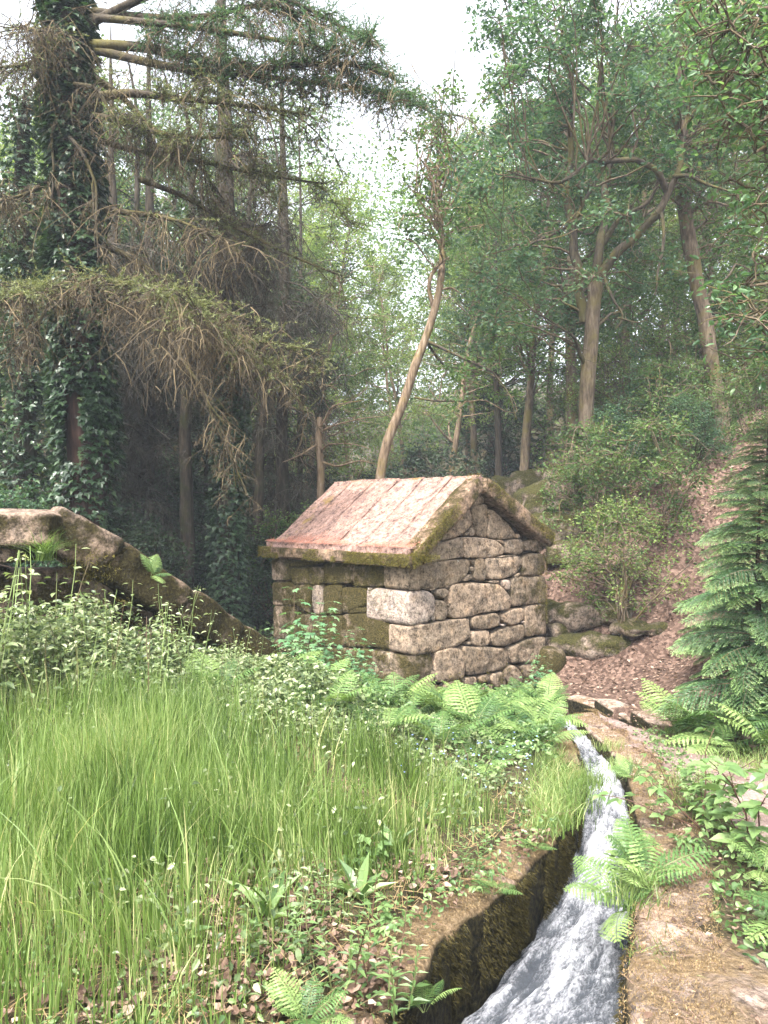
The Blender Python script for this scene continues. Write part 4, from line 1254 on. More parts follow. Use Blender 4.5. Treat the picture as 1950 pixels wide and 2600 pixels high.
# wood closing the view far behind
def far_wood():
    rng = np.random.default_rng(77)
    lm = MB()
    for k in range(1800):
        X = rng.uniform(-250, 1950); d = rng.uniform(44, 62)
        top = np.interp(X, [-250, 0, 200, 560, 700, 800, 880, 1000, 1080, 1250, 1950], [250, 260, 200, 150, 230, 310, 430, 400, 340, 330, 330])
        Y = rng.uniform(top, 1120)
        c = P(X, Y, d)
        base_t = rng.uniform(.1, .9)
        n = 70
        q = c+rng.normal(size=(n, 3))*np.array([1.1, 1.1, .7])
        rand_leaves(lm, q, rng, .29, .6, 'kite', .8, .3, np.clip(base_t+rng.normal(0, .2, n), 0, 1))
    o = lm.build('distant_woods', M['leaf_mid'])
    tag(o, 'pale green mass of far off woodland closing the view', None, None, 'stuff')
far_wood()

def poly_tree(name, label, pts, rad, barkmat, k=6, sides=10, group=None, cat='tree'):
    """a tree whose trunk follows the given points; returns thing, trunk mesh builder, skeleton"""
    pts = np.array(pts, float)
    t = thing(name, label, cat, pts[0], 0, group)
    tm = MB()
    sp = spline(pts, k)
    rr = np.interp(np.linspace(0, 1, len(sp)), np.linspace(0, 1, len(rad)), rad)
    rr = rr*(1+0.09*vnoise(np.c_[np.linspace(0, len(sp)*.5, len(sp)), np.zeros((len(sp), 2))], 5))
    sp = sp+rr[:, None]*.35*np.stack([vnoise(sp*1.3, 21), vnoise(sp*1.3, 22), 0*rr], 1)
    tube(tm, sp, rr, sides)
    return t, tm, [skel_of(sp, rr)], sp

def add_limb(tm, sk, pts, rad, k=5, sides=7, mat=0):
    sp = spline(pts, k)
    Ls = np.linalg.norm(np.diff(sp, axis=0), axis=1).sum()
    w = np.minimum(np.linspace(0, 1, len(sp))*4, 1)[:, None]
    sp = sp+w*.03*min(Ls, 2.5)*np.stack([vnoise(sp*2.3, 11), vnoise(sp*2.3, 12), vnoise(sp*2.3, 13)], 1)
    rr = np.interp(np.linspace(0, 1, len(sp)), np.linspace(0, 1, len(rad)), rad)
    rr = rr*(1+.12*vnoise(sp*6, 14))
    tube(tm, sp, rr, sides, .5, mat)
    for j in range(2, len(sp)-1, 2):
        if rr[j] < .09:
            m_ = 2
            strands(tm, np.repeat(sp[j][None], m_, 0), np.random.default_rng(j+int(abs(sp[j][0])*97)).normal(size=(m_, 3)), .25+rr[j]*7, 4, min(.012, rr[j]*.4), np.random.default_rng(j), .0, .28, .5, mat)
    sk.append(skel_of(sp, rr))
    return sp

def gz(x, y): return float(ground(np.array([float(x)]), np.array([float(y)]))[0])
def foot(X, d):
    x = (X-829.5)/1654*d
    return np.array([x, d, gz(x, d)-0.15])

# --- the leaning thin tree behind the roof
d = 16.0
f0 = foot(790, d)
t, tm, sk, sp = poly_tree('leaning_tree', 'thin tan tree leaning right behind the roof, with a bare upright top',
    [f0, P(822, 1030, d), P(880, 852, d), P(915, 745, d), P(950, 625, d), P(955, 520, d+.2), P(948, 400, d+.3), P(943, 260, d+.3), P(940, 190, d+.3)], [.13, .115, .10, .092, .08, .052, .034, .018, .009], 'bark_pale')
rng = np.random.default_rng(21)
b1 = add_limb(tm, sk, [P(926, 742, d), P(985, 770, d-.2), P(1050, 805, d-.4), P(1095, 850, d-.6), P(1118, 910, d-.7)], [.036, .03, .024, .016, .008], 5, 7, 1)
b2 = add_limb(tm, sk, [P(925, 748, d), P(960, 790, d+.4), P(1010, 800, d+.6), P(1070, 830, d+.7)], [.03, .024, .016, .008], 5, 7, 1)
b3 = add_limb(tm, sk, [P(895, 862, d), P(950, 868, d-.2), P(1010, 868, d-.3)], [.026, .02, .01], 5, 7, 1)
add_limb(tm, sk, [P(935, 665, d), P(928, 610, d-.1), P(950, 575, d-.1), P(972, 560, d-.1)], [.05, .045, .03, .015])
add_limb(tm, sk, [P(950, 630, d), P(975, 625, d-.1), P(1000, 640, d-.2)], [.035, .02, .01])
for k in range(26):
    Y0 = rng.uniform(330, 560); X0 = 950+rng.normal(0, 3)
    add_limb(tm, sk, [P(X0, Y0, d+.2), P(X0+rng.normal(0, 28), Y0-70, d+.2+rng.normal(0, .3)), P(X0+rng.normal(0, 60), Y0-rng.uniform(120, 260), d+.2+rng.normal(0, .6))], [.03, .016, .006], 4, 4)
lm = MB()
cl = [P(rng.normal(940, 62), rng.uniform(195, 520), d+rng.normal(0, .8)) for _ in range(44)]+[P(rng.uniform(960, 1110), rng.uniform(770, 900), d+rng.normal(-.3, .4)) for _ in range(10)]
leafy_tree(rng, tm, lm, np.vstack(sk), cl, 55, 0.45, 0.10, 0.55, 0.02, sprays=4)
tm.build('trunk', [M['bark_pale'], M['limb']], t, True, f0)
lm.build('crown', M['leaf_mid'], t, False, f0)

# --- the forked oak on the slope
d = 16.5
f0 = foot(1262, d)
t, tm, sk, sp = poly_tree('forked_oak', 'large oak forking into three mossy limbs on the slope right of the hut',
    [f0, P(1265, 1000, d), P(1268, 860, d), P(1274, 720, d), P(1282, 640, d), P(1288, 600, d)], [.23, .18, .165, .16, .155, .145], 'bark')
rng = np.random.default_rng(22)
add_limb(tm, sk, [P(1286, 610, d), P(1298, 540, d), P(1308, 470, d+.2), P(1312, 380, d+.4), P(1325, 250, d+.6), P(1310, 120, d+.7)], [.12, .10, .09, .07, .045, .02], 5, 7, 1)
add_limb(tm, sk, [P(1290, 605, d), P(1335, 548, d-.2), P(1385, 500, d-.4), P(1425, 450, d-.6), P(1455, 390, d-.7), P(1475, 300, d-.7), P(1500, 180, d-.6)], [.11, .10, .088, .078, .065, .048, .02], 5, 7, 1)
add_limb(tm, sk, [P(1440, 415, d-.65), P(1410, 365, d-.9), P(1350, 345, d-1.2), P(1280, 355, d-1.5), P(1215, 395, d-1.7), P(1150, 385, d-1.9), P(1100, 372, d-2)], [.07, .063, .055, .046, .036, .025, .01], 5, 7, 1)
add_limb(tm, sk, [P(1304, 530, d+.1), P(1340, 480, d-.2), P(1395, 440, d-.4), P(1420, 380, d-.5), P(1405, 300, d-.6)], [.06, .05, .04, .03, .012], 5, 7, 1)
add_limb(tm, sk, [P(1455, 385, d-.7), P(1490, 385, d-1), P(1530, 400, d-1.2), P(1590, 420, d-1.4)], [.05, .04, .03, .012], 5, 7, 1)
add_limb(tm, sk, [P(1310, 352, d-1.3), P(1260, 450, d-1.4), P(1215, 500, d-1.5), P(1150, 530, d-1.6), P(1090, 540, d-1.6)], [.04, .035, .03, .02, .01], 5, 7, 1)
add_limb(tm, sk, [P(1425, 450, d-.6), P(1436, 520, d-.8), P(1425, 590, d-.9), P(1410, 640, d-.9)], [.04, .035, .025, .012], 5, 7, 1)
add_limb(tm, sk, [P(1300, 590, d-.1), P(1318, 630, d-.4), P(1340, 690, d-.5), P(1325, 720, d-.5)], [.04, .034, .022, .01], 5, 7, 1)
add_limb(tm, sk, [P(1335, 690, d-.5), P(1370, 700, d-.6), P(1400, 695, d-.6)], [.022, .016, .008], 5, 7, 1)
add_limb(tm, sk, [P(1268, 800, d), P(1245, 745, d-.3), P(1225, 720, d-.5), P(1160, 680, d-.7)], [.05, .04, .03, .012], 5, 7, 1)
sx = add_limb(tm, sk, [P(1262, 700, d+.5), P(1248, 600, d+.5), P(1238, 520, d+.5), P(1222, 430, d+.5), P(1232, 300, d+.6), P(1240, 180, d+.6)], [.12, .11, .10, .085, .06, .03], 5, 7, 1)
lm = MB()
cl = []
for _ in range(150):
    X, Y = rng.uniform(1010, 1600), rng.uniform(-120, 420)
    if Y < 300 and X < 1040: X += 60
    cl.append(P(X, Y, d+(rng.uniform(0.3, 3.2) if Y > 230 and X > 1100 else rng.uniform(-3.2, 1.8))))
for _ in range(40):
    X = rng.uniform(1030, 1420); cl.append(P(X, rng.uniform(420, 760), d+(rng.uniform(.6, 2.4) if X > 1180 else rng.uniform(-1.6, 1))))
for _ in range(9):
    cl.append(P(rng.uniform(1080, 1480), rng.uniform(250, 620), d-rng.uniform(1.2, 3)))
leafy_tree(rng, tm, lm, np.vstack(sk), cl, 140, 0.62, 0.10, 0.55, 0.035, sprays=6)
tm.build('trunk', [M['bark'], M['limb']], t, True, f0)  # limbs darker than the trunk: their silhouette is put into the colour
lm.build('crown', M['leaf_blue'], t, False, f0)

# --- tall trunk at the right
d = 18.0
f0 = foot(1568, d)
t, tm, sk, sp = poly_tree('tall_oak', 'tall ochre trunked tree curving up at the right beyond the oak',
    [f0, P(1556, 900, d), P(1542, 800, d), P(1520, 690, d), P(1500, 580, d), P(1480, 470, d), P(1474, 350, d), P(1478, 240, d), P(1470, 80, d), P(1475, -120, d)], [.27, .21, .185, .175, .17, .16, .15, .14, .10, .05], 'bark')
rng = np.random.default_rng(23)
add_limb(tm, sk, [P(1480, 260, d), P(1500, 200, d-.4), P(1530, 120, d-.6)], [.09, .07, .03])
add_limb(tm, sk, [P(1476, 330, d), P(1455, 250, d-.4), P(1430, 150, d-.6)], [.07, .05, .02])
add_limb(tm, sk, [P(1484, 470, d), P(1530, 440, d-.4), P(1590, 450, d-.8)], [.05, .04, .015])
lm = MB()
cl = [P(rng.uniform(1330, 1760), rng.uniform(-150, 420), d+rng.uniform(-2, 2.5)) for _ in range(80)]+[P(rng.uniform(1480, 1700), rng.uniform(400, 760), d+rng.uniform(.5, 2.2)) for _ in range(24)]
leafy_tree(rng, tm, lm, np.vstack(sk), cl, 130, 0.65, 0.11, 0.55, 0.035)
tm.build('trunk', M['bark'], t, True, f0)
lm.build('crown', M['leaf_mid'], t, False, f0)

# --- tree outside the frame whose boughs reach in at the upper right
d = 8.2
f0 = foot(1990, d)
t, tm, sk, sp = poly_tree('overhanging_tree', 'tree at the right edge with large fresh leaves hanging into the upper right corner',
    [f0, P(1960, 700, d), P(1930, 300, d), P(1900, -100, d)], [.2, .16, .13, .09], 'bark')
rng = np.random.default_rng(24)
for (X, Y) in ((1500, 60), (1560, -40), (1480, 180), (1570, 330), (1600, 500), (1560, 620), (1590, 720), (1610, 240), (1560, 150)):
    add_limb(tm, sk, [P(1930, Y-30, d), P((X+1930)/2, Y-50, d-.3), P(X+60, Y, d-.5)], [.06, .04, .012])
lm = MB()
cl = []
for _ in range(80):
    Y = rng.uniform(-80, 330); X = rng.uniform(1470+0.25*max(Y, 0), 1760)
    cl.append(P(X, Y, d+rng.uniform(-1, .8)))
for _ in range(40):
    Y = rng.uniform(330, 800); X = rng.uniform(1585-0.04*(Y-330), 1760)
    cl.append(P(X, Y, d+rng.uniform(-.8, .8)))
leafy_tree(rng, tm, lm, np.vstack(sk), cl, 40, 0.42, 0.08, 0.5, 0.02, shape='oval', sprays=5)
tm.build('trunk', M['bark'], t, True, f0)
lm.build('crown', M['leaf_fresh'], t, False, f0)

# --- dead stump behind the roof, with bare branches
d = 15.5
f0 = foot(690, d)
t, tm, sk, sp = poly_tree('dead_stump', 'snapped ochre dead trunk with bare branches left of the leaning tree', [f0, P(692, 1040, d), P(688, 960, d), P(690, 905, d)], [.12, .085, .075, .055], 'bark_pale')
rng = np.random.default_rng(25)
for pts in ([(692, 985), (705, 965), (740, 960), (800, 975)], [(690, 1000), (730, 1010), (780, 1000), (820, 1008)], [(690, 940), (710, 925), (760, 912), (830, 905)], [(690, 960), (650, 985), (610, 1000)], [(690, 930), (720, 880), (780, 868)]):
    add_limb(tm, sk, [P(x, y, d-.25*i) for i, (x, y) in enumerate(pts)], np.linspace(.028, .007, len(pts)))
    e = P(*pts[-1], d-.25*len(pts))
    strands(tm, np.repeat(P(*pts[-2], d-.4)[None], 5, 0)+rng.normal(0, .08, (5, 3)), rng.normal(size=(5, 3))+np.array([.8, 0, 0]), .7, 4, .006, rng, .2, .25)
tm.build('trunk', M['bark_pale'], t, True, f0)

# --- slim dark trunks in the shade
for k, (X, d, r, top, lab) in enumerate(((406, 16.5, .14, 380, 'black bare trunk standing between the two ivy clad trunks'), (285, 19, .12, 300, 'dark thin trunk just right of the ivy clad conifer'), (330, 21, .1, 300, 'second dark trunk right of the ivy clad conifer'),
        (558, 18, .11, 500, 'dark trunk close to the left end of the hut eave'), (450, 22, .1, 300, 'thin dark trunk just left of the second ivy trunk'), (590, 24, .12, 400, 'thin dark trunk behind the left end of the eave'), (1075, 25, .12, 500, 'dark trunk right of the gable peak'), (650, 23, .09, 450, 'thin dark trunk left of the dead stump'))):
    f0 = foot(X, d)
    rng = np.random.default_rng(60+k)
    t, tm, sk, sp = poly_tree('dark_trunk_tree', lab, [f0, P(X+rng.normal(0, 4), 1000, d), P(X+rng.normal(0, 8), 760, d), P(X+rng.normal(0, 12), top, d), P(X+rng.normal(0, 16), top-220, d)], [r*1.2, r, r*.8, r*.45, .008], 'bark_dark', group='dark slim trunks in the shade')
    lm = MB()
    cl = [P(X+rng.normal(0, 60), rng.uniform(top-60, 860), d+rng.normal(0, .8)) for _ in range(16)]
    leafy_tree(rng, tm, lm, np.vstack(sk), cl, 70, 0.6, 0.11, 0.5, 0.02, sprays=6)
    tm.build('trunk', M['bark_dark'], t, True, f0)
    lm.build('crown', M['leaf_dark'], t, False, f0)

# --- ivy
def ivy_on(rng, sp, rad, n, L, extra=0.10, gap=None):
    mb = MB()
    s = rng.uniform(0, len(sp)-1.001, n)
    i = s.astype(int); fr = (s-i)[:, None]
    p = sp[i]*(1-fr)+sp[i+1]*fr
    r = np.interp(s, np.linspace(0, len(sp)-1, len(rad)), rad)
    a = rng.uniform(0, 2*PI, n)
    nrm = np.c_[np.cos(a), np.sin(a), np.zeros(n)]
    q = p+nrm*(r+rng.uniform(0, 1, n)**1.5*extra+0.02)[:, None]
    k_ = fbm(q*np.array([3, 3, 1.4]), 91, 3) > -0.75
    if gap is not None: k_ &= gap(q, nrm)
    q, nrm = q[k_], nrm[k_]; n = len(q)
    axis_ = nrm*0.7+np.array([0, 0, -.55])+rng.normal(0, .3, (n, 3))
    up = nrm*0.6+np.array([0, 0, 1.0])+rng.normal(0, .25, (n, 3))
    l = L*rng.uniform(.6, 1.3, n)
    leaves(mb, q, axis_, up, l, l, 'ivy', rng.beta(1.5, 2.2, n))
    return mb

# --- boughs with hanging dead twigs
def bough(rng, wood, dead, green, pts, r0, n_hang, hang_len, n_green, side_len=0.9, green_from=0.35, moss=True, curtain=0.0):
    sp = spline(pts, 6)
    rr = np.linspace(r0, 0.012, len(sp))
    tube(wood, sp, rr, 6)
    # side branches, roughly level
    m = max(6, n_hang//5)
    s = rng.uniform(0.15, 1, m)*(len(sp)-1.01)
    i = s.astype(int)
    base = sp[i]
    tan = unit(sp[np.minimum(i+1, len(sp)-1)]-sp[i])
    sd_ = np.where(rng.uniform(0, 1, m) < .5, -1, 1)[:, None]
    lat = unit(np.cross(tan, np.array([0, 0, 1.0])))*sd_
    dirs = unit(tan*0.8+lat*rng.uniform(.3, 1, (m, 1))+np.array([0, 0, 0.02]))
    sidepts = strands(wood, base, dirs, side_len*rng.uniform(.5, 1.3, m), 5, 0.012, rng, .25, .14)
    # hanging twigs
    if n_hang:
        pool = np.vstack([sp[2:], sidepts[:, 1:].reshape(-1, 3), sidepts[:, 2:].reshape(-1, 3)])
        p0 = pool[rng.integers(0, len(pool), n_hang)]+rng.normal(0, .03, (n_hang, 3))
        hl = hang_len*rng.uniform(.3, 1.25, n_hang)
        hp = strands(dead, p0, rng.normal(size=(n_hang, 3))*np.array([.6, .6, .2])+np.array([0, 0, -.35]), hl, 6, 0.0068, rng, 1.1, .14, rng.uniform(0, 1, n_hang))
        # sub twigs
        k = n_hang*4
        a = rng.integers(0, n_hang, k); b = rng.integers(1, 6, k)
        sp2 = strands(dead, hp[a, b], rng.normal(size=(k, 3))*np.array([.7, .7, .3])+np.array([0, 0, -.5]), hl[a]*rng.uniform(.15, .5, k), 3, 0.0055, rng, .8, .15, rng.uniform(0, 1, k))
        if moss:
            k2 = n_hang*13
            a = rng.integers(0, n_hang, k2); b = rng.integers(0, 6, k2); fr = rng.uniform(0, 1, (k2, 1))
            q = hp[a, b]*(1-fr)+hp[a, b+1]*fr+rng.normal(0, .012, (k2, 3))
            leaves(dead, q, rng.normal(size=(k2, 3))*.6+np.array([0, 0, -.7]), rng.normal(size=(k2, 3)), rng.uniform(.03, .07, k2), .008, 'needle', rng.uniform(0, 1, k2), 1)
            k3 = n_hang*7
            a = rng.integers(0, k, k3) if k else np.zeros(0, int); b = rng.integers(0, 3, k3); fr = rng.uniform(0, 1, (k3, 1))
            q = sp2[a, b]*(1-fr)+sp2[a, b+1]*fr+rng.normal(0, .01, (k3, 3))
            leaves(dead, q, rng.normal(size=(k3, 3))*.6+np.array([0, 0, -.7]), rng.normal(size=(k3, 3)), rng.uniform(.025, .06, k3), .007, 'needle', rng.uniform(0, 1, k3), 1)
    # green sprays: short feathery twigs along the outer bough
    if n_green:
        pool_i = rng.integers(0, m, n_green); seg = rng.integers(1, 6, n_green)
        g0 = np.where((rng.uniform(0, 1, n_green) < .6)[:, None], sidepts[pool_i, seg], sp[rng.integers(int(len(sp)*green_from), len(sp), n_green)])
        gd = rng.normal(size=(n_green, 3))*np.array([1, 1, .35])+np.array([0, 0, .12])
        gp = strands(wood, g0, gd, rng.uniform(.14, .42, n_green), 3, 0.004, rng, .25, .12)
        k = n_green*22
        a = rng.integers(0, n_green, k); b = rng.integers(0, 3, k); fr = rng.uniform(0, 1, (k, 1))
        q = gp[a, b]*(1-fr)+gp[a, b+1]*fr
        t_ = unit(gp[a, b+1]-gp[a, b])
        ax = t_*.8+rng.normal(0, .6, (k, 3)); ax[:, 2] += .1
        leaves(green, q, ax, rng.normal(size=(k, 3))+np.array([0, 0, 1]), rng.uniform(.03, .065, k), .013, 'needle', np.clip(rng.normal(.5, .25, k), 0, 1))
    return sp

# the big ivy clad conifer
d = 12.0
rng = np.random.default_rng(31)
f0 = foot(196, d)
rad = [.36, .33, .31, .29, .27, .24, .2]
t, tm, sk, sp = poly_tree('ivy_clad_conifer', 'huge ivy clad conifer at the left with mossy boughs and hanging dead twigs',
    [f0, P(188, 1000, d), P(180, 850, d), P(170, 640, d), P(158, 420, d), P(150, 220, d), P(140, 20, d), P(132, -200, d)], rad, 'bark_red')
tm.build('trunk', M['bark_red'], t, True, f0)
def notch(q, nrm):
    X = 829.5+q[:, 0]/q[:, 1]*1654; Y = 1109.4-(q[:, 2]-1.6)/q[:, 1]*1654
    return ~((np.abs(X-158) < 16) & (Y > 850) & (Y < 1000) & (nrm[:, 1] < 0))
mb = ivy_on(rng, sp, rad, 17000, 0.10, 0.20, notch); o = mb.build('ivy', M['ivy'], t, False, f0); o['label'] = 'dark glossy ivy covering the trunk'
wood, dead, green, dgreen = MB(), MB(), MB(), MB()
B = [  # points, radius, hanging twigs, their length, green sprays, green kind
    ([(200, 30, 12), (330, 42, 11.8), (450, 38, 11.6), (560, 15, 11.4), (690, 40, 11.0)], .075, 70, 1.0, 120, 1),
    ([(180, 100, 12), (300, 105, 11.8), (420, 130, 11.5), (560, 150, 11.2), (720, 140, 10.9), (850, 165, 10.7)], .085, 90, .9, 380, 1),
    ([(200, 110, 12), (380, 150, 11.6), (540, 165, 11.2), (700, 185, 10.9), (890, 210, 10.6)], .07, 60, .8, 420, 1),
    ([(180, 60, 12), (360, -20, 11.6), (520, -30, 11.3), (680, 30, 11), (800, 100, 10.8)], .07, 60, .9, 380, 1),
    ([(190, 40, 12), (400, 60, 11.2), (600, 90, 10.8), (760, 120, 10.6)], .06, 50, .7, 300, 1),
    ([(190, 215, 12), (280, 205, 11.7), (360, 213, 11.5), (445, 222, 11.3), (560, 235, 11.1), (660, 250, 11)], .075, 60, .9, 190, 0),
    ([(185, 250, 12), (260, 265, 11.8), (320, 285, 11.6), (420, 300, 11.4), (520, 300, 11.3)], .06, 60, .8, 230, 0),
    ([(200, 170, 12), (260, 210, 12.2), (330, 280, 12.3), (420, 350, 12.4), (470, 420, 12.4)], .06, 60, 1.0, 40, 0),
    ([(190, 300, 12), (300, 330, 12.2), (420, 350, 12.2), (560, 380, 12), (700, 400, 11.8)], .055, 24, .7, 240, 0),
    ([(200, 450, 12), (270, 462, 11.9), (340, 470, 11.8), (410, 490, 11.7), (470, 520, 11.6)], .06, 70, 1.0, 20, 0),
    ([(300, 390, 12.3), (400, 430, 12.4), (520, 500, 12.4), (640, 560, 12.3), (740, 600, 12.2)], .05, 18, .7, 110, 0),
    ([(200, 520, 12), (280, 560, 12.1), (360, 610, 12.1), (440, 650, 12.2), (540, 700, 12.2)], .06, 80, 1.1, 30, 0),
    # the low bough with yellow green top and long dead strands
    ([(190, 640, 12), (120, 615, 11.3), (80, 625, 10.6), (40, 640, 10.2)], .05, 60, .8, 170, 2),
    ([(190, 640, 12), (230, 615, 11.1), (300, 622, 10.5), (380, 650, 10.1), (440, 668, 9.9)], .055, 110, 1.1, 200, 2),
    ([(200, 640, 12), (320, 640, 11.4), (430, 700, 11), (500, 745, 10.8), (560, 742, 10.7), (640, 755, 10.6)], .055, 80, .8, 140, 2),
    ([(300, 640, 10.6), (345, 700, 10.4), (400, 790, 10.3), (440, 850, 10.2), (470, 930, 10.2), (490, 970, 10.2)], .03, 60, .5, 0, 2),
    ([(330, 650, 11.4), (460, 720, 11.3), (560, 780, 11.3), (680, 800, 11.2)], .04, 26, .8, 110, 0),
    ([(120, 615, 11.2), (90, 690, 10.7), (62, 725, 10.5), (60, 760, 10.5)], .03, 30, .6, 0, 2),
    ([(125, 250, 11.7), (112, 300, 11.6), (116, 370, 11.6), (112, 450, 11.6)], .03, 24, .7, 0, 2),
    ([(150, 300, 11.6), (175, 330, 11.5), (205, 400, 11.5), (208, 470, 11.4), (212, 560, 11.4)], .035, 30, .8, 0, 2),
    ([(160, 185, 11.6), (205, 195, 11.5), (235, 240, 11.4), (250, 290, 11.4)], .035, 30, .8, 0, 2),
    ([(140, 60, 12), (80, 70, 11.4), (40, 60, 11)], .05, 70, .9, 30, 0),
    ([(130, 100, 12), (60, 140, 11.5), (-20, 150, 11)], .045, 50, .7, 40, 0),
    ([(130, 380, 12), (60, 420, 11.8), (-10, 440, 11.5)], .045, 40, .7, 0, 0),
]
greens = {0: MB(), 1: MB(), 2: MB()}
for pts, r0, nh, hl, ng, kind in B:
    bough(rng, wood, dead, greens[kind], [P(*q) for q in pts], r0, int(nh*1.3), hl, int(ng*1.7))
o = wood.build('boughs', M['limb'], t, True, f0); o.name = 'bough'
dead.build('dead_twigs', [M['twig_brown'], M['needle_brown']], t, False, f0)
greens[0].build('needles', M['needle_green'], t, False, f0)
greens[1].build('needles', M['leaf_blue'], t, False, f0)
o = greens[2].build('needles', M['needle_green'], t, False, f0)

# the second ivy clad conifer, with dark twig curtains
d = 15.0
rng = np.random.default_rng(32)
f0 = foot(492, d)
rad = [.26, .22, .21, .20, .17, .11, .03]
t, tm, sk, sp = poly_tree('second_ivy_conifer', 'dark conifer left of the hut with an ivy foot and curtains of dead twigs',
    [f0, P(496, 1100, d), P(496, 900, d), P(492, 650, d), P(488, 400, d), P(480, 100, d), P(478, -250, d)], rad, 'bark_dark')
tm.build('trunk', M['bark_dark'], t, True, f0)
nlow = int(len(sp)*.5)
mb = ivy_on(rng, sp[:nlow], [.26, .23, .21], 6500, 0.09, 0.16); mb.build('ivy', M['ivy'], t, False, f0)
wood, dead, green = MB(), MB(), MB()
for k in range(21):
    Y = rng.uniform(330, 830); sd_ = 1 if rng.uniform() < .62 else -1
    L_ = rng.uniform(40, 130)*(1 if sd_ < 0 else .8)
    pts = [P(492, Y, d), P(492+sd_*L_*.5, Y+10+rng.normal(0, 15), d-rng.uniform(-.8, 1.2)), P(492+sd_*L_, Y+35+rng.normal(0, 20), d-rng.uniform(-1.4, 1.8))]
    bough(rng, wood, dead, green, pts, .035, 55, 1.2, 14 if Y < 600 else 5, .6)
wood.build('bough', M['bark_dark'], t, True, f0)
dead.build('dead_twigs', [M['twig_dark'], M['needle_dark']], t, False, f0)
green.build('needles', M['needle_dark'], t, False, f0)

# more dark hanging conifers deeper in the wood
for k, (X, d, lab) in enumerate(((320, 18, 'dark drooping conifer filling the shade between the ivy trunks'), (610, 19, 'dark drooping conifer left of the dead stump'), (240, 17, 'dark drooping conifer hard against the big ivy trunk'))):
    rng = np.random.default_rng(35+k)
    f0 = foot(X, d)
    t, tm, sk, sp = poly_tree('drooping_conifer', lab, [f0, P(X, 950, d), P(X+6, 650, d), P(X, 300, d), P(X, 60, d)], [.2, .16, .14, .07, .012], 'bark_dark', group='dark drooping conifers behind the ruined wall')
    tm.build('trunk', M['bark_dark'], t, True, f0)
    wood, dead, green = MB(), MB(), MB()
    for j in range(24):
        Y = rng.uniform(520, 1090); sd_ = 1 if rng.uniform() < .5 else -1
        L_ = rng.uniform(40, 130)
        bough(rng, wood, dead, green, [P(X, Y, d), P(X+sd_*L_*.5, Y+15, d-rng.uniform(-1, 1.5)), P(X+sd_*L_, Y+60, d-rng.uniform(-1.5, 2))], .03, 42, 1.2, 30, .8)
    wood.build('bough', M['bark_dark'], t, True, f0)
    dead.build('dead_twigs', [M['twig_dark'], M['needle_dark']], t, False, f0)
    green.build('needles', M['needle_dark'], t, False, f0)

# ivy smothered tree at the left edge
d = 13.5
rng = np.random.default_rng(39)
f0 = foot(60, d)
t, tm, sk, sp = poly_tree('ivy_smothered_tree', 'tree smothered in dark green ivy at the left edge behind the ruined wall', [f0, P(55, 950, d), P(50, 700, d), P(45, 420, d), P(60, 200, d)], [.24, .2, .18, .14, .07], 'bark_dark')
mb = ivy_on(rng, sp, [.24, .2, .18, .14, .08], 3500, 0.09, .35)
cl = [P(rng.uniform(-60, 115), rng.uniform(400, 1120), d+rng.uniform(-.9, 1.2)) for _ in range(64)]
leafy_tree(rng, tm, mb, np.vstack(sk), cl, 90, 0.5, 0.095, 0.8, 0.02, shape='ivy')
tm.build('trunk', M['bark_dark'], t, True, f0)
mb.build('ivy', M['ivy'], t, False, f0)

# ------------------------------------------------------------------ bushes and saplings of the understorey
def make_bush(seed, h, r, nclump, nleaf, L, leafmat, barkmat, shape='kite', csize=0.4, stems=6, kind_open=False):
    rng = np.random.default_rng(seed)
    tm, lm = MB(), MB()
    sk = []
    for k in range(stems):
        a = rng.uniform(0, 2*PI)
        p = wander(rng, (rng.normal(0, .08), rng.normal(0, .08), -.2), (math.cos(a)*.45, math.sin(a)*.45, 1), h*rng.uniform(.6, .95), 7, .12, .03)
        rr = np.linspace(.028, .008, len(p))*h/2.5
        tube(tm, p, rr, 5); sk.append(skel_of(p[2:], rr[2:]))
    cl = []
    for k in range(nclump):
        t = rng.uniform(0.22 if kind_open else 0.08, 1)
        rr = r*math.sin(PI*(0.22+0.72*t))**.7*math.sqrt(rng.uniform(.1, 1)); a = rng.uniform(0, 2*PI)
        cl.append((rr*math.cos(a), rr*math.sin(a), h*t))
    leafy_tree(rng, tm, lm, np.vstack(sk), cl, nleaf, csize, L, .58, .015, shape=shape, sprays=6)
    return tm.mesh('stems', M[barkmat], True), lm.mesh('foliage', M[leafmat])
BUSH = {
    'light': make_bush(101, 2.4, 1.2, 60, 90, 0.06, 'leaf_light', 'bark', 'kite', .38, 8, True),
    'mid': make_bush(102, 2.6, 1.3, 60, 90, 0.075, 'leaf_mid', 'bark', 'kite', .42),
    'dark': make_bush(103, 2.8, 1.4, 64, 100, 0.08, 'leaf_blue', 'bark_dark', 'kite', .42),
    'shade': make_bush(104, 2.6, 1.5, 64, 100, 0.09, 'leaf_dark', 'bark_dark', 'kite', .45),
}
def bush(name, kind, x, y, sc, rz, label, group=None, dz=0):
    t = thing(name, label, 'bush', (x, y, gz(x, y)+dz), rz, group, sc)
    a, b = BUSH[kind]
    link('stems', a, t); link('foliage', b, t)
    return t
def bushX(name, kind, X, d, sc, rz, label, group=None, dz=0):
    return bush(name, kind, (X-829.5)/1654*d, d, sc, rz, label, group, dz)

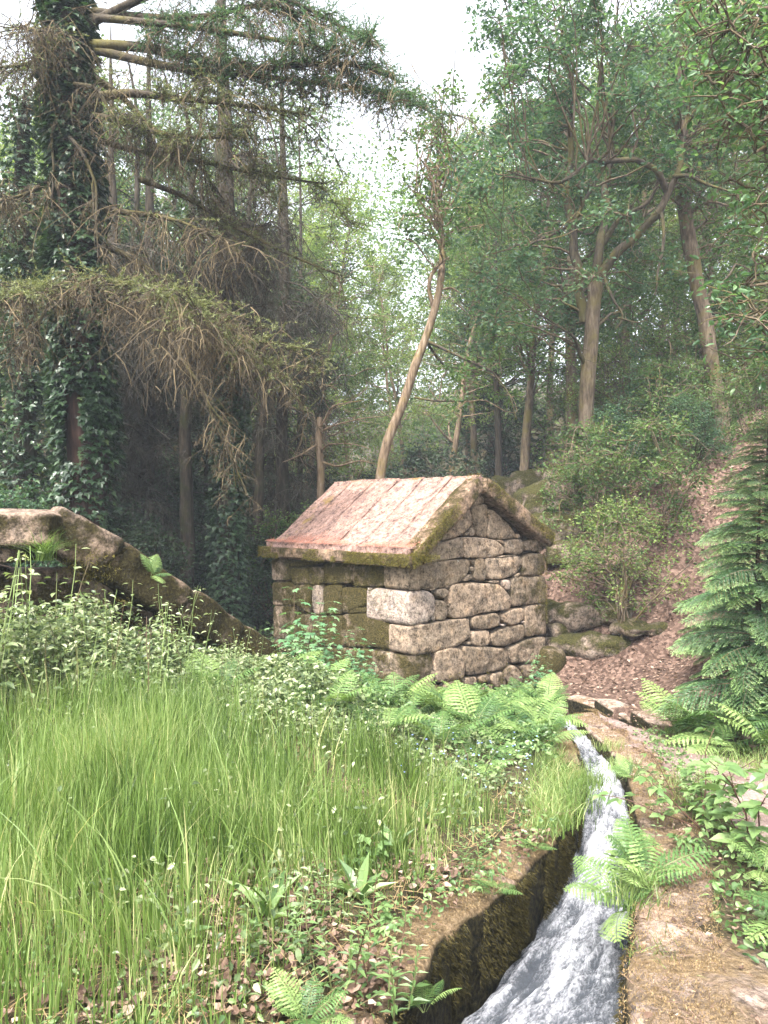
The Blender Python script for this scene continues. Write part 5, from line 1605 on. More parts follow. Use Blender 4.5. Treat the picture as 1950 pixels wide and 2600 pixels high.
# the bright bush on the slope and its neighbours, each seen by itself
HB = [('slope_bush', 'dark', 1490, 14.6, .48, 2.4, 'dark bush on the leaf litter slope above the spruce sapling tip'), ('slope_bush', 'mid', 1452, 15.8, .8, 3.4, 'green bush on the litter slope between the bright bush and the spruce sapling'),
('hazel_bush', 'light', 1338, 12.2, .85, .4, 'bright small leaved bush at the foot of the slope right of the hut'),
      ('hazel_bush', 'mid', 1400, 13.4, .8, 1.9, 'leafy green bush just behind and right of the bright bush'),
      ('hazel_bush', 'mid', 1275, 14.2, .75, 3.1, 'leafy green bush behind the hut side of the bright bush'),
      ('holly_bush', 'dark', 1325, 15.4, .55, 4.1, 'dark bluish bush at the foot of the forked oak'),
      ('holly_bush', 'dark', 1400, 16.5, .7, 5.0, 'dark bluish bush right of the forked oak trunk'),
      
      ('slope_bush', 'mid', 1470, 18.5, 1.0, 1.2, 'mid green bush on the slope left of the tall right trunk'),
      ('slope_bush', 'mid', 1635, 15.0, .62, 2.2, 'mid green bush on the slope above the spruce sapling'),
      ('slope_bush', 'light', 1640, 19.5, 1.25, 3.3, 'pale green bush high on the slope at the right edge'),
      ('slope_bush', 'light', 1500, 22.5, 1.35, 4.2, 'pale yellow green bush on the crest behind the tall right trunk'),
      ('slope_bush', 'light', 1400, 22.0, 1.35, 5.1, 'pale yellow green bush on the crest between the two big trunks'),
      ('slope_bush', 'light', 1330, 21.0, 1.2, .5, 'pale bush on the slope right behind the forked oak'),
      
      
      ('slope_bush', 'mid', 1580, 24.0, 1.5, .9, 'large bush on the crest at the far right'),
      ('slope_bush', 'light', 1690, 25.0, 1.5, 1.9, 'pale bush on the crest beyond the right edge'),
      ('slope_bush', 'mid', 1270, 26.0, 1.4, 2.9, 'bush far up the slope behind the oak'),
      ('slope_bush', 'mid', 1360, 29.0, 1.6, 3.9, 'large leafy bush on the far crest between the trunks')]
for nm, kd, X, d, sc, rz, lab in HB:
    bushX(nm, kd, X, d, sc, rz, lab, 'bushes on the slope')
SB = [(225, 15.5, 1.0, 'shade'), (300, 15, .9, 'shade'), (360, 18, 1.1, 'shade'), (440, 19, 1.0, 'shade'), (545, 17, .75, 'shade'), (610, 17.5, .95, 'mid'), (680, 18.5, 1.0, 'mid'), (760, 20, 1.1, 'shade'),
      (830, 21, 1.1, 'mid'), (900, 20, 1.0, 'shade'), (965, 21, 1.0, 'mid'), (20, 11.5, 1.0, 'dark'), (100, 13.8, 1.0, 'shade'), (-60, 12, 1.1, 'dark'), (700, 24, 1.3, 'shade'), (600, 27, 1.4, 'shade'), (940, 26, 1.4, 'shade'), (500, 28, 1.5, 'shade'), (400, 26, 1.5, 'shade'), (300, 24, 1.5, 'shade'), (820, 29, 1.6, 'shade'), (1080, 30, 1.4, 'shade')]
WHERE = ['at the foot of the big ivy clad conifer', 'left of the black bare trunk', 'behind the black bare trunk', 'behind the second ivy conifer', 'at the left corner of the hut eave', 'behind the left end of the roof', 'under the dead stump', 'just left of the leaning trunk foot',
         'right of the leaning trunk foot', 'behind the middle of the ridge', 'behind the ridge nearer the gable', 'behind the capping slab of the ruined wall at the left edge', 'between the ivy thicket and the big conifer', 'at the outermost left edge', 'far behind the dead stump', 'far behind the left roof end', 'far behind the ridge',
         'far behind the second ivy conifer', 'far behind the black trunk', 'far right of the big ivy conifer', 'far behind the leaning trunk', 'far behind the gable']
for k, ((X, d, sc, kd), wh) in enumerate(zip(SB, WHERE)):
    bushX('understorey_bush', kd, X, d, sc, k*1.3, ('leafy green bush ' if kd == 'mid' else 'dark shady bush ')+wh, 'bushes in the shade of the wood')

# ------------------------------------------------------------------ feathery spruce sapling at the right
rng = np.random.default_rng(120)
def spray_mesh(L, seed, broad=.45):
    """a flat feathery bough: side twigs in pairs, needles along each"""
    rng = np.random.default_rng(seed)
    mb = MB()
    n = 15
    t = np.linspace(0.10, 1, n)
    rach = np.c_[t*L, 0.02*np.sin(t*5), 0.10*L*np.sin(t*2.2)-0.30*L*t**2.2]
    tube(mb, np.vstack([[0, 0, 0], rach]), np.linspace(.009, .002, n+1), 4, .5, 1)
    P_, A_, T_, LL = [], [], [], []
    for i in range(n-1):
        tan = unit(rach[i+1]-rach[i])
        for s in (-1, 1):
            ln = L*broad*(1-t[i])**.7*min(1, .35+2.2*t[i])*rng.uniform(.8, 1.15)+.03
            dr = unit(tan*.75+np.array([0, s*.9, -.06])+rng.normal(0, .05, 3))
            m = max(5, int(ln/.013))
            u = np.linspace(.04, 1, m)
            pts = rach[i]+dr*(u*ln)[:, None]+np.c_[0*u, 0*u, -.22*ln*u**2]
            tube(mb, pts[[0, m//2, m-1]], [.004, .003, .001], 3, .4, 1)
            for s2 in (-1, 1):
                side = unit(np.cross(dr, [0, 0, 1]))*s2
                P_.append(pts); A_.append(np.repeat((side*.9+dr*.75)[None], m, 0)+rng.normal(0, .18, (m, 3)))
                T_.append(np.clip(.12+.55*t[i]**2+.65*u**2.5+rng.normal(0, .08, m), 0, 1)); LL.append(np.full(m, .034)*rng.uniform(.8, 1.2, m))
    for s2 in (-1, 1):
        m = int(L/.013); u = np.linspace(.12, 1, m)
        pts = np.c_[np.interp(u, t, rach[:, 0]), np.interp(u, t, rach[:, 1]), np.interp(u, t, rach[:, 2])]
        P_.append(pts); A_.append(np.c_[np.full(m, .7), np.full(m, s2*.8), np.zeros(m)]+rng.normal(0, .15, (m, 3))); T_.append(np.clip(.1+.8*u**4, 0, 1)); LL.append(np.full(m, .03))
    p, a, tt, ll = np.vstack(P_), np.vstack(A_), np.concatenate(T_), np.concatenate(LL)
    leaves(mb, p, a, np.array([0, 0, 1.0])+rng.normal(0, .3, p.shape), ll, .0125, 'kite', tt)
    return mb.mesh('bough', [M['spruce'], M['bark']])
SPR = [spray_mesh(1.0, 3), spray_mesh(1.0, 4, .4), spray_mesh(1.0, 5, .5)]
def spruce(x, y, h, label, nb, group, seed, rmax=1.0):
    rng = np.random.default_rng(seed)
    z = gz(x, y)-.1
    t = thing('spruce_sapling', label, 'tree', (x, y, z), 0, group)
    tm = MB(); tube(tm, [(0, 0, -.1), (.01, 0, h*.3), (0, .02, h*.65), (.02, 0, h)], [.045, .035, .022, .006], 8)
    tm.build('trunk', M['bark_dark'], t, True)
    for k in range(nb):
        u = (k+.5)/nb
        zz = h*(.03+.95*u**.9)
        a = k*2.399+rng.normal(0, .25)
        Lb = rmax*(1.02-u)**.62*rng.uniform(.62, 1.2)+.10
        b = link('bough', SPR[k % 3], t, (0.0, 0, zz))
        b.rotation_euler = (rng.normal(0, .22), -.18*u+rng.normal(.05, .13), a)
        b.scale = (Lb, Lb*rng.uniform(.85, 1.1), Lb)
    return t
spruce(3.62, 7.4, 2.6, 'feathery green spruce sapling with drooping boughs at the right edge', 112, 'spruce saplings at the right edge', 1, .92)
spruce(4.6, 9.2, 2.9, 'taller dark spruce sapling behind the feathery one at the right edge', 150, 'spruce saplings at the right edge', 2, 1.0)

# ------------------------------------------------------------------ mossy boulders on the slope
BD = [(1190, 1090, 15.0, 1.3, .9, .8, 'large mossy boulder highest in the tumble beside the hut'), (1235, 1050, 16.5, 1.2, .9, .8, 'mossy boulder at the top of the tumble under the bluish bush'), (1150, 1060, 16.8, 1.0, .8, .7, 'rounded mossy boulder left in the tumble'), (1200, 1150, 14.2, .9, .7, .6, 'mossy boulder in the middle of the tumble'),
      (1160, 1155, 15.2, .7, .6, .5, 'small mossy boulder close to the gable roof edge'), (1215, 1200, 13.6, .7, .6, .45, 'squat mossy boulder below the middle of the tumble'), (1120, 1075, 18.5, 1.2, .9, .8, 'mossy boulder behind the roof edge'),
      (1225, 1328, 12.0, 1.1, .9, .36, 'flat mossy rock like a cushion beside the hut wall'), (1335, 1325, 12.2, .65, .5, .28, 'small dark mossy rock right of the cushion rock'), (1205, 1365, 11.3, .6, .5, .3, 'low mossy rock in front of the cushion rock'), (1260, 1398, 10.9, 1.3, .5, .22, 'long low stone step in the leaf litter'), (1385, 1365, 11.6, .9, .6, .25, 'brown flat stone in the leaf litter under the bright bush'), (1640, 1600, 6.2, .7, .4, .3, 'mossy stone at the right edge beside the path')]
for k, (X, Y, d, sx, sy, sz, lab) in enumerate(BD):
    v, f = stone_box((sx, sy, sz), 14, 3.8, .13*min(sx, 1), 2.3, 600+k)
    mb = MB(); mb.add(rot2(v, k*.9), f)
    o = mb.build('mossy_boulder', M['boulder'], None, True)
    for d in np.arange(9.5 if d > 8 else 5.0, 27, .1):
        p = P(X, Y, d)
        if p[2] < gz(p[0], p[1])+sz*.3: break
    o.location = p
    o.scale = (max(1, d/15),)*3 if d > 8 else (1, 1, 1)
    tag(o, lab, 'boulder', 'mossy boulders on the slope')

# ------------------------------------------------------------------ ferns
def frond(mb, rng, L, arch, yaw, lean, npin=20, npn=7, tint0=.5):
    t = np.linspace(0.0, 1, npin+4)
    el = lean-arch*t
    dx = np.cumsum(np.cos(el))*L/len(t); dz = np.cumsum(np.sin(el))*L/len(t)
    sidew = 0.04*L*np.sin(t*3+rng.uniform(0, 6))
    r = np.c_[dx, sidew, dz]
    tube(mb, r, np.linspace(.0045, .001, len(t)), 3, .6, 1)
    C_, A_, N_, LL, WW, TT = [], [], [], [], [], []
    for i in range(4, len(t)-1):
        u = (i-4)/(len(t)-5)
        tan = unit(r[i+1]-r[i])
        nrm = unit(np.cross(np.array([0, 1.0, 0]), tan))*-1
        ln = L*.30*(math.sin(PI*min(1, .22+.80*u)))**.9*(1-.15*u)+.008
        for s in (-1, 1):
            dr = unit(tan*.42+np.array([0, s*1.0, 0])+nrm*(-.12)+rng.normal(0, .04, 3))
            C_.append(r[i][None]); A_.append((dr+np.array([0, 0, -.18]))[None]); N_.append(nrm[None]+rng.normal(0, .15, (1, 3))); LL.append(np.array([ln])); WW.append(np.array([L/(npin+4)*.62])); TT.append(np.clip(np.array([tint0+.15*u+rng.normal(0, .1)]), 0, 1))
            m = max(3, int(npn*ln/(L*.3))+1)
            q = (np.arange(m)+.5)/m
            pts = r[i]+dr*(q*ln)[:, None]-nrm*0+np.array([0, 0, -1])*(.18*ln*q**2)[:, None]
            for s2 in (-1, 1):
                C_.append(pts); A_.append(np.repeat((tan*s2*.95+dr*.5)[None], m, 0)); N_.append(np.repeat(nrm[None], m, 0)+rng.normal(0, .12, (m, 3)))
                w = ln/m*1.15
                LL.append((L/(npin+4)*.42*(1-.72*q)+.002)*rng.uniform(.85, 1.15, m)); WW.append(np.full(m, w)); TT.append(np.clip(tint0+.15*u+rng.normal(0, .08, m), 0, 1))
    v0 = len(mb.v)
    leaves(mb, np.vstack(C_), np.vstack(A_), np.vstack(N_), np.concatenate(LL), np.concatenate(WW), 'kite', np.concatenate(TT))
    for k in (v0-1, v0):
        mb.v[k] = rot2(mb.v[k], yaw)
def fern_mesh(seed, n, L, lean=(.7, 1.25), arch=(.9, 1.6), npin=20, npn=7):
    rng = np.random.default_rng(seed)
    mb = MB()
    for k in range(n):
        frond(mb, rng, L*rng.uniform(.7, 1.1), rng.uniform(*arch), k/n*2*PI+rng.normal(0, .25), rng.uniform(*lean), npin, npn, rng.uniform(.1, .9))
    return mb.mesh('fronds', [M['fern'], M['stem']])
FERN = [fern_mesh(201, 8, .70, (.75, 1.2), (.8, 1.5), 14, 5), fern_mesh(202, 7, .78, (.95, 1.4), (.9, 1.5), 15, 5), fern_mesh(203, 8, .58, (.6, 1.1), (.8, 1.4), 13, 5), fern_mesh(204, 6, .6, (.9, 1.4), (.6, 1.2), 17, 6)]
def fern(x, y, sc, rz, label, v, group, dz=0.0):
    t = thing('fern', label, 'fern', (x, y, gz(x, y)+dz), rz, group, sc)
    link('fronds', FERN[v % len(FERN)], t)
    return t
GFERN = 'ferns in front of the hut gable'
for k, (x, y, sc, lab) in enumerate((
    (0.62, 9.35, .95, 'fern standing against the gable just right of the swollen corner stone'), (1.02, 9.55, .8, 'small fern in the loose stones at the middle of the gable foot'), (1.42, 9.75, 1.05, 'tall fern under the middle right of the gable'),
    (1.78, 9.6, 1.2, 'broad fern under the right corner of the gable'), (2.05, 9.9, .9, 'fern touching the right corner stone of the gable'), (1.95, 9.1, 1.05, 'fern where the channel disappears beside the hut'),
    (1.60, 8.9, 1.1, 'fern on the left bank one step before the channel disappears'), (1.25, 9.0, 1.0, 'fern in the second row below the middle of the gable'), (.85, 8.75, 1.05, 'fern in the second row below the corner of the hut'), (.42, 8.8, .9, 'fern in front of the swollen mossy footing stone'),
    (1.68, 8.25, 1.0, 'bright fern leaning over the far bend of the channel'), (1.40, 8.1, 1.0, 'bright fern beside the far bend of the channel'), (1.05, 8.1, 1.05, 'bright fern in the middle of the fern patch'), (.70, 8.0, 1.0, 'bright fern left of the middle of the fern patch'), (.30, 8.05, .95, 'bright fern at the left end of the fern patch'),
    (1.55, 7.5, .95, 'fern on the left bank above the narrow water'), (1.22, 7.35, 1.0, 'fern one step left of the narrow water'), (.86, 7.3, 1.0, 'pale fern in the front row of the patch'), (.50, 7.25, .95, 'pale fern at the left of the front row'), (1.42, 6.9, .85, 'low fern at the near end of the patch by the channel wall'),
    (1.08, 6.75, .85, 'low fern where the patch meets the grass'), (.10, 7.5, .9, 'fern between the sapling and the patch'), (-.25, 7.75, .95, 'tall fern just below the broad leaved sapling'), (-.62, 7.7, .9, 'fern at the foot of the broad leaved sapling'), (-1.0, 7.2, .9, 'fern among the brambles below the lower end of the ruined wall'), (-.05, 8.6, .9, 'fern in the shade of the hut corner'))):
    fern(x, y, sc*(.74 if k < 10 else .92), k*1.1, lab, k, GFERN)
for k, (x, y, sc, lab) in enumerate(((-1.35, 6.3, .8, 'pale fern among the leaves below the third coping stone'), (-.85, 6.1, .85, 'pale fern where the grass ends left of the sapling'), (-.45, 6.3, .9, 'pale fern rising from the leaves below the maple saplings'), (.0, 6.25, .85, 'pale fern at the grass edge below the hut corner'), (.45, 6.3, .8, 'pale low fern at the grass edge below the gable'), (.8, 6.1, .75, 'pale low fern at the grass edge near the channel'), (-1.75, 6.6, .75, 'pale fern under the second coping stone'))):
    fern(x, y, sc*.9, k*1.9+.4, lab, k+1, 'pale ferns along the grass edge')
for k, (x, y, sc, lab) in enumerate(((2.95, 7.35, 1.0, 'fern on the bank nearest the ditch right of the path'), (3.2, 7.0, 1.15, 'large bright fern on the right bank above the path'), (3.45, 7.3, 1.1, 'fern behind the large one on the right bank'), (3.65, 6.85, 1.1, 'fern at the right edge under the spruce sapling'), (3.35, 6.6, .9, 'small fern at the front of the right bank'), (3.05, 6.9, .8, 'small fern leaning over the path edge'), (3.0, 7.8, .9, 'fern behind the ditch under the spruce boughs'))):
    fern(x, y, sc, k*1.7+.3, lab, k+1, 'ferns on the right bank')
for k, (x, y, sc, lab) in enumerate(((1.72, 3.05, .85, 'large pale fern overlapping the near right wall at the picture edge'), (1.92, 3.35, .8, 'pale fern behind the large one at the right edge'), (1.68, 2.65, .7, 'fern cut by the right edge beside the near wall top'), (1.86, 3.75, .6, 'fern under the wild rose at the right'))):
    fern(x, y, sc*.8, k*2.1, lab, k, 'ferns outside the right channel wall')
def wall_fern(x, y, z, sc, rz, lab, v, tilt=(0, 0)):
    t = thing('fern', lab, 'fern', (x, y, z), rz, 'ferns growing out of the channel walls', sc)
    t.rotation_euler = (tilt[0], tilt[1], rz)
    link('fronds', FERN[v], t)
wall_fern(1.16, 3.62, -.30, .62, .2, 'fern growing from the right channel wall out over the white water', 3, (0, -.45))
wall_fern(1.22, 3.72, -.22, .55, 2.0, 'second fern from the right channel wall behind the one over the water', 1, (0, -.3))
wall_fern(1.42, 4.35, -.34, .32, 1.0, 'small fern on the right channel wall in the middle', 3, (0, -.4))
wall_fern(1.86, 5.75, -.42, .35, 1.0, 'small fern in the shade of the right channel wall farther on', 3, (0, -.4))
wall_fern(.50, 3.55, -.18, .32, .5, 'small fern on top of the left channel wall at its mossy face', 2, (0, .3))
wall_fern(.80, 4.1, -.22, .28, .5, 'tiny fern on the left channel wall beside the water bend', 2, (0, .3))
wall_fern(-.24, 2.36, .0, .28, .5, 'tiny pale fern at the bottom edge beside the dead leaves', 1)
wall_fern(.14, 2.62, -.12, .26, 1.9, 'tiny fern on the near left channel wall at the bottom edge', 3, (0, .5))
wall_fern(-2.3, 7.55, .95, .45, 1.2, 'fern hanging on the face of the ruined wall', 3, (.6, 0))

# ------------------------------------------------------------------ leafy plants
def herb_mesh(seed, h, nst, leaf_L, shape='oval', pairs=8, ratio=.5, matl='forb', spread=.25, droop=.35, petiole=.03):
    rng = np.random.default_rng(seed)
    mb = MB()
    for k in range(nst):
        a = rng.uniform(0, 2*PI); sp_ = rng.uniform(0, spread)
        hh = h*rng.uniform(.65, 1.1)
        p = wander(rng, (math.cos(a)*sp_*.5, math.sin(a)*sp_*.5, -.03), (math.cos(a)*sp_, math.sin(a)*sp_, 1), hh, 6, .06, .02)
        tube(mb, p, np.linspace(.004, .0018, len(p)), 3, rng.uniform(0, 1), 1)
        for i in range(pairs):
            u = (i+1.2)/(pairs+.6)
            q = np.array([np.interp(u, np.linspace(0, 1, len(p)), p[:, c]) for c in range(3)])
            ya = i*PI/2+a
            for s in (0, PI):
                dr = np.array([math.cos(ya+s), math.sin(ya+s), .25-droop*.5+rng.normal(0, .1)])
                b = q+unit(dr)*petiole
                l = leaf_L*(1.2-.62*u)*rng.uniform(.8, 1.15)
                leaves(mb, b[None], (dr+np.array([0, 0, -droop*.6]))[None], np.array([[0, 0, 1.0]])+rng.normal(0, .25, (1, 3)), l, l*ratio, shape, float(np.clip(.3+.5*u+rng.normal(0, .15), 0, 1)))
    return mb.mesh('stems_and_leaves', [M[matl], M['stem']])
HERB = [herb_mesh(301, .66, 7, .07, matl='forb_pale'), herb_mesh(302, .8, 6, .078, pairs=9, matl='forb_pale'), herb_mesh(303, .55, 8, .065, spread=.4, matl='forb_pale'), herb_mesh(304, .9, 5, .068, pairs=10, ratio=.4, matl='forb_pale')]
def herb(name, label, cat, x, y, sc, rz, mesh, group=None, dz=0.0):
    t = thing(name, label, cat, (x, y, gz(x, y)+dz), rz, group, sc)
    link('foliage', mesh, t)
    return t
rng = np.random.default_rng(320)
spots = [(-3.1, 5.9, 'at the left edge under the lower capping slab'), (-2.75, 6.1, 'below the grass tuft on the ruined wall'), (-2.45, 6.35, 'below the first sloping coping stone'), (-2.15, 6.1, 'in front of the dark gap of the ruined wall'), (-1.9, 6.55, 'below the second sloping coping stone'), (-1.6, 6.3, 'in front of the middle of the ruined wall'),
         (-1.35, 6.7, 'below the third coping stone'), (-1.1, 6.35, 'in the front row right of the middle'), (-.85, 6.75, 'below the lowest coping stone'), (-2.9, 5.45, 'in the front row at the left edge'), (-2.3, 5.6, 'in the front row left of the middle'), (-1.75, 5.7, 'where the tall grass meets the brambles'), (-1.2, 5.85, 'at the grass edge right of the middle'),
         (-3.3, 6.6, 'deep at the left edge against the wall'), (-2.6, 6.9, 'close against the wall rubble at the left'), (-2.0, 7.1, 'close against the wall rubble in the middle'), (-1.4, 7.4, 'close against the lower part of the wall'), (-.9, 8.0, 'between the ruined wall end and the sapling')]
for k, (x, y, wh) in enumerate(spots):
    herb('nettle_plant', 'pale leafy nettle plant '+wh, 'plant', x, y, rng.uniform(.9, 1.1)*float(np.interp(x, [-2.6, -1.9, -1.3, -.8], [1.4, 1.1, .72, .55])), k*1.9, HERB[k % 4], 'leafy plants in front of the ruined wall', .05)
# the bank of mixed leaves around and between them
def leaf_bank(name, label, region, n, L, mat, hmax, seed, shape='oval', ratio=.55, dens=None):
    rng = np.random.default_rng(seed)
    x = rng.uniform(region[0], region[1], n); y = rng.uniform(region[2], region[3], n)
    f_ = fbm(np.c_[x*1.4, y*1.4, 0*x], seed, 3)
    k_ = f_ > -.45
    if dens is not None: k_ &= dens(x, y, rng)
    x, y, f_ = x[k_], y[k_], f_[k_]
    h = hmax*np.clip(.5+.5*f_, .15, 1.1)*rng.uniform(.0, 1, len(x))**.6*(np.interp(x, [-2.6, -1.9, -1.3, -.8], [1.5, 1.15, .7, .6]) if seed == 41 else 1)
    mb = MB()
    g_ = ground(x, y)
    p = np.c_[x, y, g_+h]
    rand_leaves(mb, p, rng, L, ratio, shape, 1.1, .15)
    m = len(x)//14
    strands(mb, np.c_[x[:m], y[:m], g_[:m]], rng.normal(0, .25, (m, 3))+np.array([0, 0, 1.0]), np.maximum(h[:m], .1)*.95, 3, .002, rng, .1, .12, rng.uniform(0, 1, m), 1)
    o = mb.build(name, [mat, M['stem']])
    tag(o, label, None, None, 'stuff')
    return o
leaf_bank('undergrowth', 'tangled pale brambles and leaves below the ruined wall', (-6.8, -.2, 5.5, 8.4), 52000, .055, M['forb_pale'], .66, 41, dens=lambda x, y, r: (y < 7.4+(x+2.9)*.85) & (y > 5.7+.25*np.sin(x*2.1)+.9*sstep(-1.2, -.5, x)))
leaf_bank('fern_undergrowth', 'low mixed greenery under the ferns before the hut', (-.5, 2.0, 6.2, 9.6), 7000, .05, M['forb'], .30, 42, dens=lambda x, y, r: (x < left_x(y)-.22))
leaf_bank('woodland_undergrowth', 'green ground cover on the woodland floor left of the hut', (-11, -1.2, 12, 34), 22000, .09, M['forb'], .45, 43, dens=lambda x, y, r: (x < -.8-.05*y) | (y > 17))
leaf_bank('bank_undergrowth', 'small leafy weeds along the right bank and wall foot', (1.3, 3.9, 2.6, 7.6), 9000, .04, M['forb'], .16, 44, dens=lambda x, y, r: ((x > right_x(y)+np.interp(y, [2.6, 3.4], [.52, .34])) & (x < right_x(y)+np.interp(y, [3.6, 4.6], [1.2, .6]))) | (x > np.interp(y, [3, 4, 5, 6, 7, 8], [2.75, 2.95, 3.1, 3.05, 3.0, 3.05])))

leaf_bank('wall_weeds', 'small weeds and creeping leaves along the top of the left channel wall', (-.4, 2.1, 2.4, 8.5), 9000, .028, M['forb'], .10, 47, dens=lambda x, y, r: (np.abs(x-left_x(y)+.14+.1*sstep(4.6, 5.2, y)) < .16+.16*sstep(4.6, 5.2, y)) & (fbm(np.c_[x*3, y*3, 0*x], 48, 2) > .0))
leaf_bank('pale_undergrowth', 'pale leafy plants where the meadow meets the ferns', (-2.2, .9, 5.0, 7.4), 9000, .045, M['forb_pale'], .34, 49, dens=lambda x, y, r: (y > 6.0-.42*np.clip(x+2.2, 0, 2.4)) & (x < left_x(y)-.4))
leaf_bank('litter_weeds', 'tiny green leaves creeping over the dead leaves at the bottom', (-1.6, .6, 2.1, 4.2), 5200, .026, M['forb'], .07, 50, dens=lambda x, y, r: (x < left_x(y)-.05) & (fbm(np.c_[x*3.4, y*3.4, 0*x], 51, 2) > -.1))
leaf_bank('slope_undergrowth', 'patches of low green plants on the upper litter slope', (2.6, 10.5, 12.5, 25), 15000, .07, M['leaf_mid'], .35, 52, dens=lambda x, y, r: (fbm(np.c_[x*.7, y*.7, 0*x], 53, 3) > -.05) & (x > 3.0+.1*(y-12)))
leaf_bank('meadow_weeds', 'small pale leaved weeds scattered through the meadow grass', (-3.0, 1.2, 2.4, 6.6), 9500, .034, M['forb_pale'], .30, 45, dens=lambda x, y, r: (x < left_x(y)-.3) & (x > -.62*y) & (fbm(np.c_[x*2.4, y*2.4, 0*x], 46, 2) > 0))

# broad leaved sapling before the long wall
def sapling(seed, h, nst, leaf_L):
    rng = np.random.default_rng(seed)
    mb, sm = MB(), MB()
    for k in range(nst):
        a = rng.uniform(0, 2*PI); sp_ = rng.uniform(.1, .55)
        p = wander(rng, (0, 0, -.05), (math.cos(a)*sp_, math.sin(a)*sp_, 1), h*rng.uniform(.6, 1.05)*(1 if k else 1.1), 8, .06, .03)
        tube(sm, p, np.linspace(.008, .003, len(p)), 4, .1)
        for i in range(9):
            u = .18+.82*(i+.5)/9
            q = np.array([np.interp(u, np.linspace(0, 1, len(p)), p[:, c]) for c in range(3)])
            for s in (0, PI/2, PI, PI*1.5):
                if rng.uniform() < .25: continue
                ya = i*.8+s+rng.normal(0, .3)
                d_ = np.array([math.cos(ya), math.sin(ya), rng.uniform(.0, .5)])
                e = q+unit(d_)*rng.uniform(.05, .16)
                tube(sm, [q, (q+e)/2+np.array([0, 0, .01]), e], [.0025, .002, .0015], 3, .4)
                l = leaf_L*rng.uniform(.55, 1.15)*(1-.3*u)
                leaves(mb, e[None], np.array([[math.cos(ya), math.sin(ya), -.28+rng.normal(0, .12)]]), np.array([[0, 0, 1.0]])+rng.normal(0, .2, (1, 3)), l, l*.95, 'maple', float(np.clip(.2+.6*u+rng.normal(0, .18), 0, 1)))
    return sm.mesh('stems', M['stem']), mb.mesh('leaves', M['sapling'])
sa, sb = sapling(331, 1.25, 9, .125)
for k, (x, y, sc, lab) in enumerate(((-.98, 8.75, 1.08, 'tall broad leaved maple sapling before the mossy long wall of the hut'), (-.45, 8.65, .78, 'shorter broad leaved maple sapling near the hut corner'), (-.18, 8.45, .55, 'small broad leaved maple sapling beside the footing stone'), (-.75, 8.35, .62, 'low broad leaved maple sapling in front of the tall one'))):
    t = thing('maple_sapling', lab, 'sapling', (x, y, gz(x, y)), k*1.4, 'maple saplings by the hut', sc)
    link('stems', sa, t); link('leaves', sb, t)
t = thing('maple_sapling', 'slender leafy shoot in front of the right gable corner', 'sapling', (2.0, 9.62, gz(2.0, 9.62)), 2.0, 'maple saplings by the hut', .55)
link('stems', sa, t); link('leaves', sb, t)

# wild rose / bramble with threefold leaves
def bramble_mesh(seed, nst, L, leaf_L, matl='forb'):
    rng = np.random.default_rng(seed)
    mb = MB()
    for k in range(nst):
        a = rng.uniform(0, 2*PI)
        p = wander(rng, (0, 0, -.03), (math.cos(a)*.6, math.sin(a)*.6, .9), L*rng.uniform(.6, 1.1), 8, .14, -.06)
        tube(mb, p, np.linspace(.0045, .002, len(p)), 4, 0.0, 1)
        for i in range(8):
            u = .2+.8*(i+.5)/8
            q = np.array([np.interp(u, np.linspace(0, 1, len(p)), p[:, c]) for c in range(3)])
            ya = a+(1 if i % 2 else -1)*rng.uniform(.5, 1.4)
            dr = unit(np.array([math.cos(ya), math.sin(ya), rng.uniform(.1, .5)]))
            e = q+dr*leaf_L*.7
            tube(mb, [q, e], [.002, .0014], 3, .3, 1)
            for s in (-1.15, 0, 1.15):
                l = leaf_L*rng.uniform(.8, 1.15)*(1 if s == 0 else .85)
                leaves(mb, e[None], np.array([[math.cos(ya+s), math.sin(ya+s), -.12+rng.normal(0, .15)]]), np.array([[0, 0, 1.0]])+rng.normal(0, .22, (1, 3)), l, l*.62, 'oval', float(rng.uniform(.25, .9)))
    return mb.mesh('stems_and_leaves', [M[matl], M['stem']])
BR = [bramble_mesh(341, 6, .62, .085), bramble_mesh(342, 4, .5, .075), bramble_mesh(343, 2, .38, .09)]
for k, (x, y, sc, v, lab) in enumerate(((1.98, 4.0, 1.3, 0, 'wild rose with broad blue green leaves at the right edge outside the channel'), (1.88, 4.5, 1.0, 0, 'bramble beside the right channel wall behind the wild rose'), (1.98, 5.15, .7, 1, 'low bramble on the right wall foot near the path'), (2.1, 3.55, .9, 0, 'wild rose cut by the right edge above the pale ferns'), (1.72, 4.2, .55, 2, 'short bramble shoot leaning over the right wall top'),
                                         (-.10, 3.62, .75, 2, 'single bramble shoot with big pale leaves standing in the grass'), (-.05, 3.0, .5, 2, 'low bramble shoot at the grass edge near the bare leaves'), (-1.3, 4.3, .6, 2, 'small bramble shoot in the grass at the left'), (.55, 4.9, .7, 2, 'bramble shoot in the grass beside the left channel wall'), (.7, 5.6, .8, 1, 'bramble in the grass near the ferns'))):
    herb('bramble', lab, 'plant', x, y, sc, k*1.3, BR[v], 'brambles in the grass and along the channel')
WH = herb_mesh(351, .40, 5, .075, 'kite', 9, .26, 'forb', .3, .1, .0)
for k, (x, y, sc, lab) in enumerate(((-.13, 2.62, .9, 'upright willowherb stems at the bottom edge among dead leaves'), (-.34, 2.75, .75, 'narrow leaved willowherb left of the bottom stems'), (.02, 2.55, .8, 'narrow leaved willowherb right beside the near left wall'), (-.22, 3.05, .6, 'small willowherb in the thin grass'), (.42, 3.7, .55, 'small willowherb on the left channel wall top'), (1.36, 4.05, .6, 'thin leafy sprig on the right channel wall above the water'))):
    herb('willowherb', lab, 'plant', x, y, sc, k*1.1, WH, 'willowherb sprigs near the channel')
